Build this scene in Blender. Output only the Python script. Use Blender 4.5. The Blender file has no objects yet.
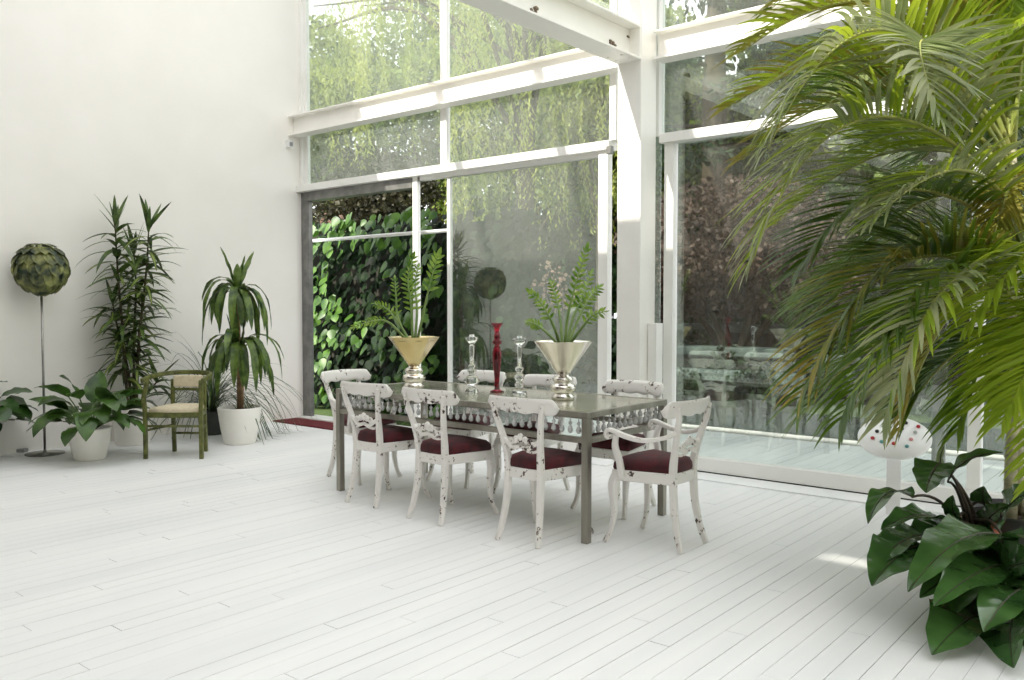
import bpy, math, random
import numpy as np
from mathutils import Vector, Matrix

R = random.Random(7)
PI = math.pi
COL = bpy.context.scene.collection

# ------------------------------------------------------------------ camera geometry (real metres)
F, CX, CY, CAMH = 858.0, 512.0, 340.0, 1.4
YAW = math.radians(39.7); PITCH = math.atan(34.5 / F)
FWD = Vector((-math.sin(YAW) * math.cos(PITCH), math.cos(YAW) * math.cos(PITCH), -math.sin(PITCH)))
RIGHT = Vector((math.cos(YAW), math.sin(YAW), 0)); UP = RIGHT.cross(FWD)
CAM = Vector((0, 0, CAMH))
def ray(px, py): return FWD + RIGHT * ((px - CX) / F) - UP * ((py - CY) / F)
def at(px, py, D): return CAM + ray(px, py) * D                # point at a given distance from the camera
def ground(px, py, z=0.0):
    d = ray(px, py); return CAM + d * ((z - CAMH) / d.z)
def on_y(px, py, Y):
    d = ray(px, py); return CAM + d * (Y / d.y)
def on_x(px, py, X):
    d = ray(px, py); return CAM + d * (X / d.x)
def depth_of(p): return (Vector(p) - CAM).dot(FWD)

# ------------------------------------------------------------------ mesh helpers
class MB:
    def __init__(self): self.v = []; self.f = []; self.m = []
    def add(self, vs, fs, mi=0):
        o = len(self.v)
        self.v.extend([tuple(p) for p in vs])
        self.f.extend([tuple(i + o for i in f) for f in fs]); self.m.extend([mi] * len(fs))
    def build(self, name, mats, parent=None, smooth=True, bevel=0.0, loc=None, seg=2, auto=False):
        me = bpy.data.meshes.new(name)
        me.from_pydata(self.v, [], self.f)
        if not isinstance(mats, (list, tuple)): mats = [mats]
        for m in mats: me.materials.append(m)
        if len(mats) > 1: me.polygons.foreach_set('material_index', self.m)
        me.polygons.foreach_set('use_smooth', [smooth] * len(self.f))
        me.update()
        o = bpy.data.objects.new(name, me); COL.objects.link(o)
        if parent: o.parent = parent
        if loc is not None: o.location = loc
        if bevel:
            b = o.modifiers.new('bevel', 'BEVEL'); b.width = bevel; b.segments = seg; b.limit_method = 'ANGLE'
            b.angle_limit = math.radians(40); b.harden_normals = False
        return o

def box(mb, x0, x1, y0, y1, z0, z1, mi=0):
    vs = [(x0,y0,z0),(x1,y0,z0),(x1,y1,z0),(x0,y1,z0),(x0,y0,z1),(x1,y0,z1),(x1,y1,z1),(x0,y1,z1)]
    mb.add(vs, [(0,3,2,1),(4,5,6,7),(0,1,5,4),(1,2,6,5),(2,3,7,6),(3,0,4,7)], mi)

def frames(pts):
    pts = [Vector(p) for p in pts]; n = len(pts); T = []
    for i in range(n):
        t = pts[min(i+1, n-1)] - pts[max(i-1, 0)]
        T.append(t.normalized() if t.length > 1e-9 else Vector((0,0,1)))
    u = T[0].orthogonal().normalized(); out = []
    for i in range(n):
        u = (u - T[i] * u.dot(T[i]))
        u = u.normalized() if u.length > 1e-6 else T[i].orthogonal().normalized()
        out.append((pts[i], T[i], u, T[i].cross(u)))
    return out

def tube(mb, pts, r, n=8, mi=0, cap=True):
    fr = frames(pts); k = len(fr); vs = []; fs = []
    for i, (p, t, u, w) in enumerate(fr):
        rr = r[i] if isinstance(r, (list, tuple)) else r
        for j in range(n):
            a = 2*PI*j/n; vs.append(p + u*(rr*math.cos(a)) + w*(rr*math.sin(a)))
    for i in range(k-1):
        for j in range(n):
            a, b = i*n+j, i*n+(j+1) % n; fs.append((a, b, b+n, a+n))
    if cap: fs.append(tuple(range(n-1, -1, -1))); fs.append(tuple(range((k-1)*n, k*n)))
    mb.add(vs, fs, mi)

def sweep(mb, pts, w, d, side, mi=0):
    """rectangular section: w along side, d across"""
    pts = [Vector(p) for p in pts]; n = len(pts); vs = []; fs = []
    side = Vector(side).normalized()
    for i in range(n):
        t = (pts[min(i+1, n-1)] - pts[max(i-1, 0)]).normalized()
        s = (side - t*side.dot(t)).normalized(); q = t.cross(s)
        a = (w[i] if isinstance(w, (list, tuple)) else w)/2; b = (d[i] if isinstance(d, (list, tuple)) else d)/2
        for (x, y) in ((-a,-b),(a,-b),(a,b),(-a,b)): vs.append(pts[i] + s*x + q*y)
    for i in range(n-1):
        for j in range(4):
            a, b = i*4+j, i*4+(j+1) % 4; fs.append((a, b, b+4, a+4))
    fs.append((3,2,1,0)); k = (n-1)*4; fs.append((k, k+1, k+2, k+3))
    mb.add(vs, fs, mi)

def smooth_path(pts, n=5):
    """Catmull-Rom through the points"""
    P = [Vector(p) for p in pts]; P = [P[0]*2-P[1]] + P + [P[-1]*2-P[-2]]; out = []
    for i in range(1, len(P)-2):
        for k in range(n):
            t = k/n; a, b, c, d = P[i-1], P[i], P[i+1], P[i+2]
            out.append(0.5*((2*b) + (c-a)*t + (2*a-5*b+4*c-d)*t*t + (3*b-a-3*c+d)*t**3))
    out.append(P[-2]); return out

def lerp_list(vals, m):
    out = []
    for i in range(m):
        t = i/(m-1)*(len(vals)-1); k = min(int(t), len(vals)-2); out.append(vals[k]+(vals[k+1]-vals[k])*(t-k))
    return out

def lathe(mb, prof, n=24, c=(0,0,0), mi=0, facet=None):
    c = Vector(c); vs = []; fs = []; k = len(prof)
    for (r, z) in prof:
        for j in range(n):
            a = 2*PI*(j+.5)/n; vs.append(c + Vector((r*math.cos(a), r*math.sin(a), z)))
    for i in range(k-1):
        for j in range(n):
            a, b = i*n+j, i*n+(j+1) % n; fs.append((a, b, b+n, a+n))
    if prof[0][0] > 1e-5: fs.append(tuple(range(n-1, -1, -1)))
    if prof[-1][0] > 1e-5: fs.append(tuple(range((k-1)*n, k*n)))
    mb.add(vs, fs, mi)

def ball(mb, c, rx, ry, rz, n=10, m=6, mi=0):
    vs = []; fs = []
    for i in range(m+1):
        th = PI*i/m
        for j in range(n):
            a = 2*PI*j/n
            vs.append((c[0]+rx*math.sin(th)*math.cos(a), c[1]+ry*math.sin(th)*math.sin(a), c[2]-rz*math.cos(th)))
    for i in range(m):
        for j in range(n):
            a, b = i*n+j, i*n+(j+1) % n; fs.append((a, b, b+n, a+n))
    mb.add(vs, fs, mi)

# leaf outlines: half-width (0..1) along the midrib
def P_lily(t):  return max(.02, math.sin(PI*min(1, t**.8))**.85)
def P_lance(t): return max(.03, (min(1, t*3.2+.25))*(1-t)**.55 if t < 1 else .02)
def P_strap(t): return max(.02, min(1, .45+t*3)*min(1, (1-t)*3.0)**.7)
def P_round(t): return max(.02, math.sin(PI*t**.9)**.6)
def P_heart(t):
    if t < .12: return .55+t*3.2
    return max(.02, math.cos((t-.12)/.88*PI/2)**.75*.97)

def blade(mb, mid, side_hint, W, prof, fold=.15, nw=1, mi=0, wave=0., wfreq=9, ph=0., cup=0., lobes=0., ripple=0.):
    """leaf blade along a list of midrib points"""
    mid = [Vector(p) for p in mid]; n = len(mid); vs = []; fs = []; row = 2*nw+1
    sh = Vector(side_hint)
    for i in range(n):
        t = i/(n-1)
        T = (mid[min(i+1, n-1)]-mid[max(i-1, 0)])
        T = T.normalized() if T.length > 1e-9 else Vector((1,0,0))
        s = sh - T*sh.dot(T)
        s = s.normalized() if s.length > 1e-5 else T.orthogonal().normalized()
        nn = s.cross(T); w = W*prof(t)
        for k in range(-nw, nw+1):
            q = k/nw; ww = w
            if lobes and abs(q) == 1: ww = w*(1-lobes*(.5+.5*math.sin(t*wfreq*2*PI+ph)))
            h = abs(q)*fold*w + cup*q*q*w + (wave*w*math.sin(t*wfreq*PI*2+ph+(1.7 if q > 0 else 0))*q*q)
            if ripple: h += ripple*w*math.sin(t*46-abs(q)*7)*min(1, abs(q)*3)*(1-abs(q)**3)
            vs.append(mid[i] + s*(ww*q) + nn*h - T*(0.0))
    for i in range(n-1):
        for k in range(row-1):
            a = i*row+k; fs.append((a, a+1, a+1+row, a+row))
    mb.add(vs, fs, mi)

def arc_mid(p, d, L, droop, n=8, up=Vector((0,0,1))):
    p = Vector(p); d = Vector(d).normalized(); out = [p.copy()]
    for i in range(n):
        p = p + d*(L/n); out.append(p.copy())
        d = (d + Vector((0,0,-1))*(droop/n)).normalized()
    return out

def bez(a, b, c, n):
    a, b, c = Vector(a), Vector(b), Vector(c)
    return [a*(1-t)**2 + b*(2*t*(1-t)) + c*t*t for t in [i/(n-1) for i in range(n)]]

# ------------------------------------------------------------------ scene-tree helpers
def tag(o, label=None, cat=None, group=None, kind=None):
    if label: o['label'] = label
    if cat: o['category'] = cat
    if group: o['group'] = group
    if kind: o['kind'] = kind
    return o
def thing(name, label, cat, loc=(0,0,0), rz=0., group=None):
    o = bpy.data.objects.new(name, None); COL.objects.link(o)
    o.empty_display_size = .1; o.location = loc; o.rotation_euler = (0,0,rz)
    return tag(o, label, cat, group)
def struct(name):
    o = bpy.data.objects.new(name, None); COL.objects.link(o); o['kind'] = 'structure'; return o
def dup(root, loc, rz, label):
    r = root.copy(); COL.objects.link(r); r.location = loc; r.rotation_euler = (0,0,rz); r['label'] = label
    for ch in list(root.children):
        c = ch.copy(); COL.objects.link(c); c.parent = r
        for g in list(ch.children):
            d = g.copy(); COL.objects.link(d); d.parent = c
    return r

# ------------------------------------------------------------------ materials
def lin(c): return tuple(((x/255)/12.92 if x/255 <= .04045 else ((x/255+.055)/1.055)**2.4) for x in c) + (1,)
def new_mat(name):
    m = bpy.data.materials.new(name); m.use_nodes = True
    nt = m.node_tree; return m, nt, nt.nodes['Principled BSDF'], nt.nodes['Material Output']
def noise(nt, scale, detail=3, rough=.6, coord='Object', rnd=False, stretch=None):
    tc = nt.nodes.new('ShaderNodeTexCoord'); src = tc.outputs[coord]
    if rnd:
        oi = nt.nodes.new('ShaderNodeObjectInfo'); ma = nt.nodes.new('ShaderNodeMath'); ma.operation = 'MULTIPLY'; ma.inputs[1].default_value = 40
        nt.links.new(oi.outputs['Random'], ma.inputs[0])
        va = nt.nodes.new('ShaderNodeVectorMath'); va.operation = 'ADD'
        nt.links.new(src, va.inputs[0]); nt.links.new(ma.outputs[0], va.inputs[1]); src = va.outputs[0]
    if stretch:
        mp = nt.nodes.new('ShaderNodeMapping'); mp.inputs['Scale'].default_value = stretch
        nt.links.new(src, mp.inputs[0]); src = mp.outputs[0]
    n = nt.nodes.new('ShaderNodeTexNoise'); n.inputs['Scale'].default_value = scale
    n.inputs['Detail'].default_value = detail; n.inputs['Roughness'].default_value = rough
    nt.links.new(src, n.inputs['Vector']); return n
def ramp(nt, fac, stops):
    r = nt.nodes.new('ShaderNodeValToRGB'); els = r.color_ramp.elements
    while len(els) < len(stops): els.new(.5)
    for e, (p, c) in zip(els, stops): e.position = p; e.color = c
    nt.links.new(fac, r.inputs[0]); return r
def mat_var(name, c1, c2, scale=6, rough=.5, metal=0., bump=0., bscale=None, spec=.5, coat=0., lo=.35, hi=.65, stretch=None, rnd=False):
    m, nt, b, out = new_mat(name)
    n = noise(nt, scale, rnd=rnd, stretch=stretch); r = ramp(nt, n.outputs['Fac'], [(lo, lin(c1)), (hi, lin(c2))])
    nt.links.new(r.outputs[0], b.inputs['Base Color'])
    b.inputs['Roughness'].default_value = rough; b.inputs['Metallic'].default_value = metal
    b.inputs['Specular IOR Level'].default_value = spec; b.inputs['Coat Weight'].default_value = coat
    if bump:
        n2 = noise(nt, bscale or scale*4, 4, stretch=stretch); bp = nt.nodes.new('ShaderNodeBump'); bp.inputs['Strength'].default_value = bump
        bp.inputs['Distance'].default_value = .01
        nt.links.new(n2.outputs['Fac'], bp.inputs['Height']); nt.links.new(bp.outputs[0], b.inputs['Normal'])
    return m
def mat_leaf(name, c1, c2, scale=5, rough=.35, trans=.35, tcol=None, spec=.5):
    m, nt, b, out = new_mat(name)
    n = noise(nt, scale, 2); r = ramp(nt, n.outputs['Fac'], [(.35, lin(c1)), (.65, lin(c2))])
    nt.links.new(r.outputs[0], b.inputs['Base Color']); b.inputs['Roughness'].default_value = rough
    b.inputs['Specular IOR Level'].default_value = spec
    t = nt.nodes.new('ShaderNodeBsdfTranslucent')
    if tcol: t.inputs[0].default_value = lin(tcol)
    else: nt.links.new(r.outputs[0], t.inputs[0])
    mx = nt.nodes.new('ShaderNodeMixShader'); mx.inputs[0].default_value = trans
    nt.links.new(b.outputs[0], mx.inputs[1]); nt.links.new(t.outputs[0], mx.inputs[2]); nt.links.new(mx.outputs[0], out.inputs[0])
    return m
def mat_glass_pane(name, tint=(.94,.965,.95,1)):
    m, nt, b, out = new_mat(name); nt.nodes.remove(b)
    fr = nt.nodes.new('ShaderNodeFresnel')
    ge = nt.nodes.new('ShaderNodeNewGeometry'); mi = nt.nodes.new('ShaderNodeMapRange')   # same index seen from either face
    mi.inputs['To Min'].default_value = 2.45    # reflective solar-control glass
    mi.inputs['To Max'].default_value = 1/2.45; nt.links.new(ge.outputs['Backfacing'], mi.inputs['Value']); nt.links.new(mi.outputs[0], fr.inputs['IOR'])
    tr = nt.nodes.new('ShaderNodeBsdfTransparent'); tr.inputs[0].default_value = tint
    gl = nt.nodes.new('ShaderNodeBsdfGlossy'); gl.inputs['Roughness'].default_value = .0; gl.inputs['Color'].default_value = (.93,1,.94,1)
    mx = nt.nodes.new('ShaderNodeMixShader')
    nt.links.new(fr.outputs[0], mx.inputs[0]); nt.links.new(tr.outputs[0], mx.inputs[1]); nt.links.new(gl.outputs[0], mx.inputs[2])
    df = nt.nodes.new('ShaderNodeBsdfDiffuse'); df.inputs[0].default_value = (.9,.9,.86,1)        # thin film of dust and dried rain
    n = noise(nt, 1.6, 5, .65, stretch=(2.2,1,.5)); mr = nt.nodes.new('ShaderNodeMapRange')
    mr.inputs['From Min'].default_value = .3; mr.inputs['From Max'].default_value = .75; mr.inputs['To Min'].default_value = .008; mr.inputs['To Max'].default_value = .045
    nt.links.new(n.outputs['Fac'], mr.inputs['Value'])
    m2 = nt.nodes.new('ShaderNodeMixShader'); nt.links.new(mr.outputs[0], m2.inputs[0])
    nt.links.new(mx.outputs[0], m2.inputs[1]); nt.links.new(df.outputs[0], m2.inputs[2]); nt.links.new(m2.outputs[0], out.inputs[0]); return m
def mat_glass(name, col, rough=.02, ior=1.48):
    m, nt, b, out = new_mat(name)
    b.inputs['Base Color'].default_value = col; b.inputs['Transmission Weight'].default_value = 1
    b.inputs['Roughness'].default_value = rough; b.inputs['IOR'].default_value = ior; return m
def mat_chipped(name):
    m, nt, b, out = new_mat(name)
    n1 = noise(nt, 34, 6, .7, rnd=True); n2 = noise(nt, 7, 2, .5, rnd=True)
    mu = nt.nodes.new('ShaderNodeMath'); mu.operation = 'MULTIPLY_ADD'; mu.inputs[1].default_value = .64; nt.links.new(n2.outputs['Fac'], mu.inputs[0])
    nt.links.new(n1.outputs['Fac'], mu.inputs[2])
    r = ramp(nt, mu.outputs[0], [(.0, lin((240,238,234))), (.955, lin((236,233,227))), (.975, lin((150,128,112))), (1.0, lin((50,36,30)))])
    nt.links.new(r.outputs[0], b.inputs['Base Color']); b.inputs['Roughness'].default_value = .42
    bp = nt.nodes.new('ShaderNodeBump'); bp.inputs['Strength'].default_value = .25; bp.inputs['Distance'].default_value = .004; bp.invert = True
    nt.links.new(r.outputs[0], bp.inputs['Height']); nt.links.new(bp.outputs[0], b.inputs['Normal'])
    return m

M = {}
M['wall'] = mat_var('wall_paint', (243,240,233), (247,244,238), 1.2, .75, bump=.05, bscale=60)
M['wood_dark'] = mat_var('dark_panelling', (58,44,34), (84,64,48), 3, .55, stretch=(4,4,.4))
M['board'] = mat_var('white_floor_paint', (238,239,239), (247,247,246), 2.2, .42, bump=.06, bscale=18, stretch=(1,.15,1))
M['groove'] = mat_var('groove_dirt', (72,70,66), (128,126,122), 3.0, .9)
M['steel'] = mat_var('white_steel_paint', (243,241,235), (248,246,240), 2.5, .38, bump=.03, bscale=30)
M['frame'] = mat_var('frame_paint', (241,240,235), (246,245,241), 3, .35)
M['alu'] = mat_var('grey_aluminium', (112,112,110), (138,137,133), 8, .4, metal=.4)
M['pane'] = mat_glass_pane('window_glass')
M['rust'] = mat_var('rusty_stain', (70,54,42), (150,130,108), 40, .8)
M['rubber'] = mat_var('dark_gasket', (22,22,22), (36,36,36), 8, .6)
M['chair'] = mat_chipped('chipped_white_paint')
M['velvet'] = mat_var('burgundy_velvet', (52,6,13), (84,13,23), 14, .8, bump=.1, bscale=220)
M['velvet'].node_tree.nodes['Principled BSDF'].inputs['Sheen Weight'].default_value = .1
M['table_metal'] = mat_var('brushed_steel', (128,124,114), (160,156,146), 7, .34, metal=.8, stretch=(1,1,.15))
M['table_top'] = mat_var('aged_mirror_top', (176,176,152), (208,206,188), 2.6, .13, metal=.45)
M['crystal'] = mat_glass('crystal_glass', (.97,.98,.98,1), .03, 1.5)
M['bead_white'] = mat_var('milky_crystal', (232,233,232), (250,250,248), 60, .1, coat=.5); M['bead_white'].node_tree.nodes['Principled BSDF'].inputs['Transmission Weight'].default_value = .55
M['silver'] = mat_var('silver_plate', (224,218,210), (240,236,230), 4, .18, metal=1., bump=.02, bscale=9)
M['gold'] = mat_var('gilt_silver_plate', (206,186,140), (226,212,176), 4, .2, metal=1.)
M['red_glass'] = mat_glass('red_glass', (.27,.004,.016,1), .02, 1.5)
M['pot'] = mat_var('white_ceramic', (240,237,228), (246,243,236), 3, .35, bump=.02)
M['soil'] = mat_var('potting_soil', (38,28,20), (66,50,36), 40, .95, bump=.6, bscale=60)
M['dark_pot'] = mat_var('dark_pot', (40,42,40), (60,62,58), 6, .45)
M['terra'] = mat_var('terracotta', (158,84,60), (182,104,76), 8, .8, bump=.1)
M['lily'] = mat_leaf('peace_lily_leaf', (40,68,26), (78,112,44), 7, .3, .2)
M['rubberleaf'] = mat_leaf('round_leaf', (36,64,26), (64,98,40), 6, .28, .15)
M['drac'] = mat_leaf('dracaena_leaf', (42,64,28), (96,120,54), 9, .38, .2)
M['drac_lime'] = mat_leaf('dracaena_stripe', (120,142,62), (160,172,90), 12, .4, .3)
M['corn'] = mat_leaf('corn_plant_leaf', (46,72,30), (108,132,58), 10, .35, .22)
M['grassy'] = mat_leaf('ponytail_leaf', (52,74,46), (104,118,84), 6, .5, .2)
M['zz'] = mat_leaf('zz_leaf', (78,120,38), (156,186,80), 14, .22, .3)
M['zz_stem'] = mat_var('zz_stem', (98,128,58), (134,158,86), 8, .4)
M['stem'] = mat_var('green_stem', (66,92,44), (94,116,60), 8, .5)
M['cane'] = mat_var('brown_cane', (118,92,66), (156,128,96), 22, .8, bump=.3)
M['cane_dark'] = mat_var('dark_cane', (64,58,42), (92,84,60), 22, .8, bump=.3)
M['philo'] = mat_leaf('philodendron_leaf', (44,78,36), (82,122,62), 4, .24, .14)
M['philo_pale'] = mat_leaf('philodendron_underside', (112,136,84), (150,164,112), 8, .4, .2)
M['philo_stem'] = mat_var('philodendron_stalk', (52,44,38), (84,70,56), 12, .5)
M['palm'] = mat_leaf('palm_leaflet', (74,116,30), (150,172,58), 2.5, .28, .36, (190,206,58))
M['palm_dark'] = mat_leaf('palm_leaflet_deep', (32,66,22), (84,114,40), 2.5, .28, .28, (136,166,42))  # darker copy of the leaflets, with the crown's shade put into the colour
M['palm_gold'] = mat_leaf('palm_leaflet_yellowing', (134,144,52), (166,148,66), 3, .5, .35)
M['palm_dry'] = mat_leaf('palm_leaflet_pale', (128,142,92), (172,176,132), 3, .45, .3)
M['rachis'] = mat_var('palm_rachis', (134,146,70), (172,170,96), 5, .45)
M['palm_trunk'] = mat_var('palm_trunk', (150,146,118), (190,184,152), 4, .6, stretch=(1,1,5), bump=.2)
M['olive'] = mat_var('olive_paint', (66,72,30), (108,112,54), 18, .5, bump=.15)
M['cream'] = mat_var('cream_cloth', (206,194,164), (220,208,180), 30, .85, bump=.2, bscale=200)
M['shade_leaf'] = mat_leaf('dried_leaf_shade', (38,54,40), (140,144,84), 9, .55, .1)
M['chrome'] = mat_var('brushed_nickel', (150,148,144), (172,170,166), 12, .3, metal=.9)
M['plastic_white'] = mat_var('white_plastic', (226,226,224), (236,236,234), 6, .4)
M['plastic_grey'] = mat_var('grey_plastic', (136,136,136), (160,160,160), 6, .5)
M['mat_red'] = mat_var('red_mat_pile', (84,20,26), (112,34,40), 90, .95, bump=.4, bscale=300)
M['lacquer'] = mat_var('white_lacquer', (244,244,243), (248,248,247), 3, .25)
for nm, c in dict(red=(190,52,60), black=(30,30,34), teal=(112,170,172), pink=(226,160,160), grey=(186,190,186)).items():
    M['knob_'+nm] = mat_var('knob_'+nm, c, c, 3, .3)
# outdoors
M['deck'] = mat_var('weathered_deck', (176,182,182), (204,208,206), 3, .6, stretch=(1,.15,1), bump=.1)
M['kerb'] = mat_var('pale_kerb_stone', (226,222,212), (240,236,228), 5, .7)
M['riser'] = mat_var('riser_stone', (84,88,80), (110,112,102), 4, .9)
M['slab'] = mat_var('grey_green_stone', (96,110,104), (132,146,138), 5, .7, bump=.2)
M['lawn'] = mat_var('lawn', (58,82,38), (92,112,56), 30, .95, bump=.6, bscale=120)
M['gwall'] = mat_var('garden_wall_render', (44,44,36), (64,62,52), 4, .9)
M['ivy'] = mat_leaf('ivy_leaf', (30,70,18), (92,132,40), 4, .42, .2, (110,160,36))
M['ivy_dark'] = mat_leaf('ivy_leaf_deep', (12,24,11), (30,54,20), 4, .55, .12, spec=.15)  # ivy copy darkened to carry the shade among the leaves
M['willow'] = mat_leaf('willow_leaf', (104,126,54), (188,192,96), 1.2, .5, .4, (176,186,70))
M['tree_a'] = mat_leaf('broadleaf_green', (64,92,40), (150,168,76), .8, .5, .4)
M['tree_b'] = mat_leaf('broadleaf_olive', (74,98,46), (172,182,96), .8, .5, .4)
M['conifer'] = mat_leaf('conifer_needles', (34,54,36), (70,92,58), .8, .6, .25)
M['maple'] = mat_leaf('dark_maple_leaf', (66,54,46), (108,88,74), 2, .5, .3)
M['copper'] = mat_leaf('copper_leaf', (40,40,26), (78,76,50), 2, .5, .25)
M['pinkleaf'] = mat_leaf('pink_blossom', (186,146,132), (206,184,166), 4, .6, .3)
M['shrub'] = mat_leaf('shrub_leaf', (28,50,26), (58,84,42), 3, .45, .25)
M['bark'] = mat_var('bark', (62,54,44), (98,88,72), 9, .95, bump=.6, stretch=(1,1,.3))
_p = M['philo'].node_tree.nodes['Principled BSDF']; _p.inputs['Coat Weight'].default_value = .5; _p.inputs['Coat Roughness'].default_value = .12
m, nt, b, out = new_mat('pond_water'); b.inputs['Base Color'].default_value = (.02,.035,.03,1); b.inputs['Roughness'].default_value = .05
n_ = noise(nt, 5, 2); bp_ = nt.nodes.new('ShaderNodeBump'); bp_.inputs['Strength'].default_value = .12; bp_.inputs['Distance'].default_value = .02
nt.links.new(n_.outputs['Fac'], bp_.inputs['Height']); nt.links.new(bp_.outputs[0], b.inputs['Normal']); M['water'] = m

# ================================================================== THE ROOM
XL, XR, YB, YW, ZC = -8.82, 4.0, -3.2, 6.55, 6.0
# floor: painted boards running towards the window wall
def boards(name, x0, x1, y0, y1, zt, w, mat, groove, gap=.0043, seed=1, lmin=1.4, lmax=3.2):
    rr = random.Random(seed); mb = MB(); x = x0
    while x < x1 - 1e-6:
        xe = min(x+w, x1); y = y0 - rr.random()*2
        while y < y1:
            ye = y + rr.uniform(lmin, lmax); a, b_ = max(y, y0), min(ye, y1)
            if b_ - a > .02:
                g = gap*rr.uniform(.25, 1.15)/2; e = gap*.35; dz = rr.uniform(-.0006, .0006)
                box(mb, x+g, xe-g, a+e, b_-e, zt-.02, zt+dz)
            y = ye
        x = xe
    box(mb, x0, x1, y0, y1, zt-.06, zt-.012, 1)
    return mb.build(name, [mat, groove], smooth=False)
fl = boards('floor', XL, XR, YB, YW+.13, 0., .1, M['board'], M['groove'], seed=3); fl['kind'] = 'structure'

def wall(name, *b, mat='wall'):
    mb = MB(); box(mb, *b); o = mb.build(name, M[mat], smooth=False); o['kind'] = 'structure'; return o
wall('wall_left', XL-.3, XL, YB, YW+.12, -.05, 7)
wall('wall_right', XR, XR+.2, YB, YW+.2, -.05, ZC+.2)
wall('wall_back', XL-.3, XR+.2, YB-.2, YB, -.05, ZC+.2, mat='wood_dark')  # back wall is unseen, its dark tone chosen to darken the pane reflections
# unseen ceiling: solid back and open rooflight shaped to steer sun and sky light
mb = MB()
OPX, OPYL, OPYR = -2.6, 1.15, -1.0
SX, SY = -3.74, -3.02     # slot added in the unseen roof to throw a sun patch on the floor
def slab(x0, x1, y0, y1): box(mb, x0, x1, y0, y1, ZC, ZC+.12)
slab(XL-.3, SX, YB-.2, OPYL); slab(SX+.38, OPX, YB-.2, OPYL)
slab(SX, SX+.38, YB-.2, SY); slab(SX, SX+.38, SY+.22, OPYL)
slab(OPX, XR+.2, YB-.2, OPYR)
o = mb.build('ceiling', M['wall'], smooth=False); o['kind'] = 'structure'
for k in range(10):                                # unseen rafters across the rooflight, added for shadow streaks on the pillar
    x = -8.4 + k*1.3
    mb = MB(); box(mb, x-.04, x+.04, OPYL if x < OPX else OPYR, YW+.1, ZC-.14, ZC)
    o = mb.build('roof_beam', M['steel'], smooth=False, bevel=.004); o['kind'] = 'structure'

def ibeam(mb, a0, a1, axis, c, z0, z1, w, tf=.018, tw=.012):
    """steel I section along an axis; c = centre across"""
    def bx(u0, u1, zz0, zz1):
        if axis == 'x': box(mb, a0, a1, u0, u1, zz0, zz1)
        else: box(mb, u0, u1, a0, a1, zz0, zz1)
    bx(c-w/2, c+w/2, z0, z0+tf); bx(c-w/2, c+w/2, z1-tf, z1); bx(c-tw/2, c+tw/2, z0+tf, z1-tf)

PX0, PX1, PY0, PY1 = -3.99, -3.76, 6.2, 6.45
mb = MB(); box(mb, PX0, PX1, PY0, PY1, 0, 7)
pil = mb.build('pillar', M['steel'], smooth=False, bevel=.008); pil['kind'] = 'structure'
mb = MB(); box(mb, PX1+.005, PX1+.09, PY0+.12, PY1-.02, 0, 1.25)
o = mb.build('cable_cover', M['frame'], parent=pil, smooth=False, bevel=.004)
BZ0, BZ1 = 3.43, 3.71
mb = MB(); ibeam(mb, YB, PY0, 'y', (PX0+PX1)/2, BZ0, BZ1, .23)
box(mb, PX0+.005, PX1-.005, PY0-.016, PY0-.001, BZ0+.005, BZ1+.02)
rb = mb.build('roof_beam', M['steel'], smooth=False, bevel=.003); rb['kind'] = 'structure'
mb = MB(); xw = (PX0+PX1)/2+.006
for (px, py, s) in ((535,11,.05), (612,42,.04), (628,37,.016)):
    q_ = on_x(px, py, xw); yy, zz = q_.y, q_.z
    for _ in range(5):
        ball(mb, (xw+.004, yy+R.uniform(-1,1)*s, zz+R.uniform(-.5,.5)*s), .008, s*R.uniform(.3,.7), s*R.uniform(.2,.45), 8, 4)
mb.build('rusty_bracket', M['rust'], parent=rb)
mb = MB()
for yy in (5.98, 6.1):
    for xx in (PX0+.05, PX1-.05): ball(mb, (xx, yy, BZ0-.002), .014, .014, .008, 8, 4)
mb.build('bolt', M['steel'], parent=rb)
for (a0, a1) in ((XL, PX0-.01), (PX1+.02, XR)):
    mb = MB(); ibeam(mb, a0, a1, 'x', 6.44, 3.46, 3.7, .17)
    o = mb.build('wall_beam', M['steel'], smooth=False, bevel=.003); o['kind'] = 'structure'

# --- window wall
def pane(parent, x0, x1, z0, z1, y):
    mb = MB(); box(mb, x0, x1, y-.004, y+.004, z0, z1)
    return mb.build('pane', M['pane'], parent=parent, smooth=False)
def bars(name, lst, parent, mat='frame', bevel=.004):
    mb = MB()
    for b_ in lst: box(mb, *b_)
    return mb.build(name, M[mat], parent=parent, smooth=False, bevel=bevel)
yf0, yf1, yg = 6.5, 6.6, 6.56
TOP = 6.1
w1 = struct('window_1')                                 # upper left bay
bars('frame', [(XL+.0, XL+.06, yf0+.02, yf1, 2.87, TOP), (XL+.06, XL+.12, yf0+.06, yf1, 2.87, TOP), (-6.395, -6.305, yf0+.02, yf1-.02, 2.87, TOP), (-4.27, -4.2, yf0, yf1, 2.87, TOP),
               (XL, -4.2, yf0, yf1, 5.9, TOP)], w1)
pane(w1, XL+.12, -6.40, 2.87, 5.9, yg); pane(w1, -6.29, -4.27, 2.87, 5.9, yg); pane(w1, -4.2, PX0+.2, 0, 5.9, yg+.03)
w2 = struct('window_2')                                 # upper right bay
bars('frame', [(-3.80, -3.765, yf0, yf1, 2.85, TOP), (-.1, 0, yf0, yf1, 2.85, TOP), (-3.72, XR, yf0, yf1, 5.9, TOP)], w2)
pane(w2, -3.765, -.1, 2.85, 5.9, yg); pane(w2, 0, XR, 2.85, 5.9, yg)
d1 = struct('door_1')                                   # garden opening on the left, leaf slid to the right
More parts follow.
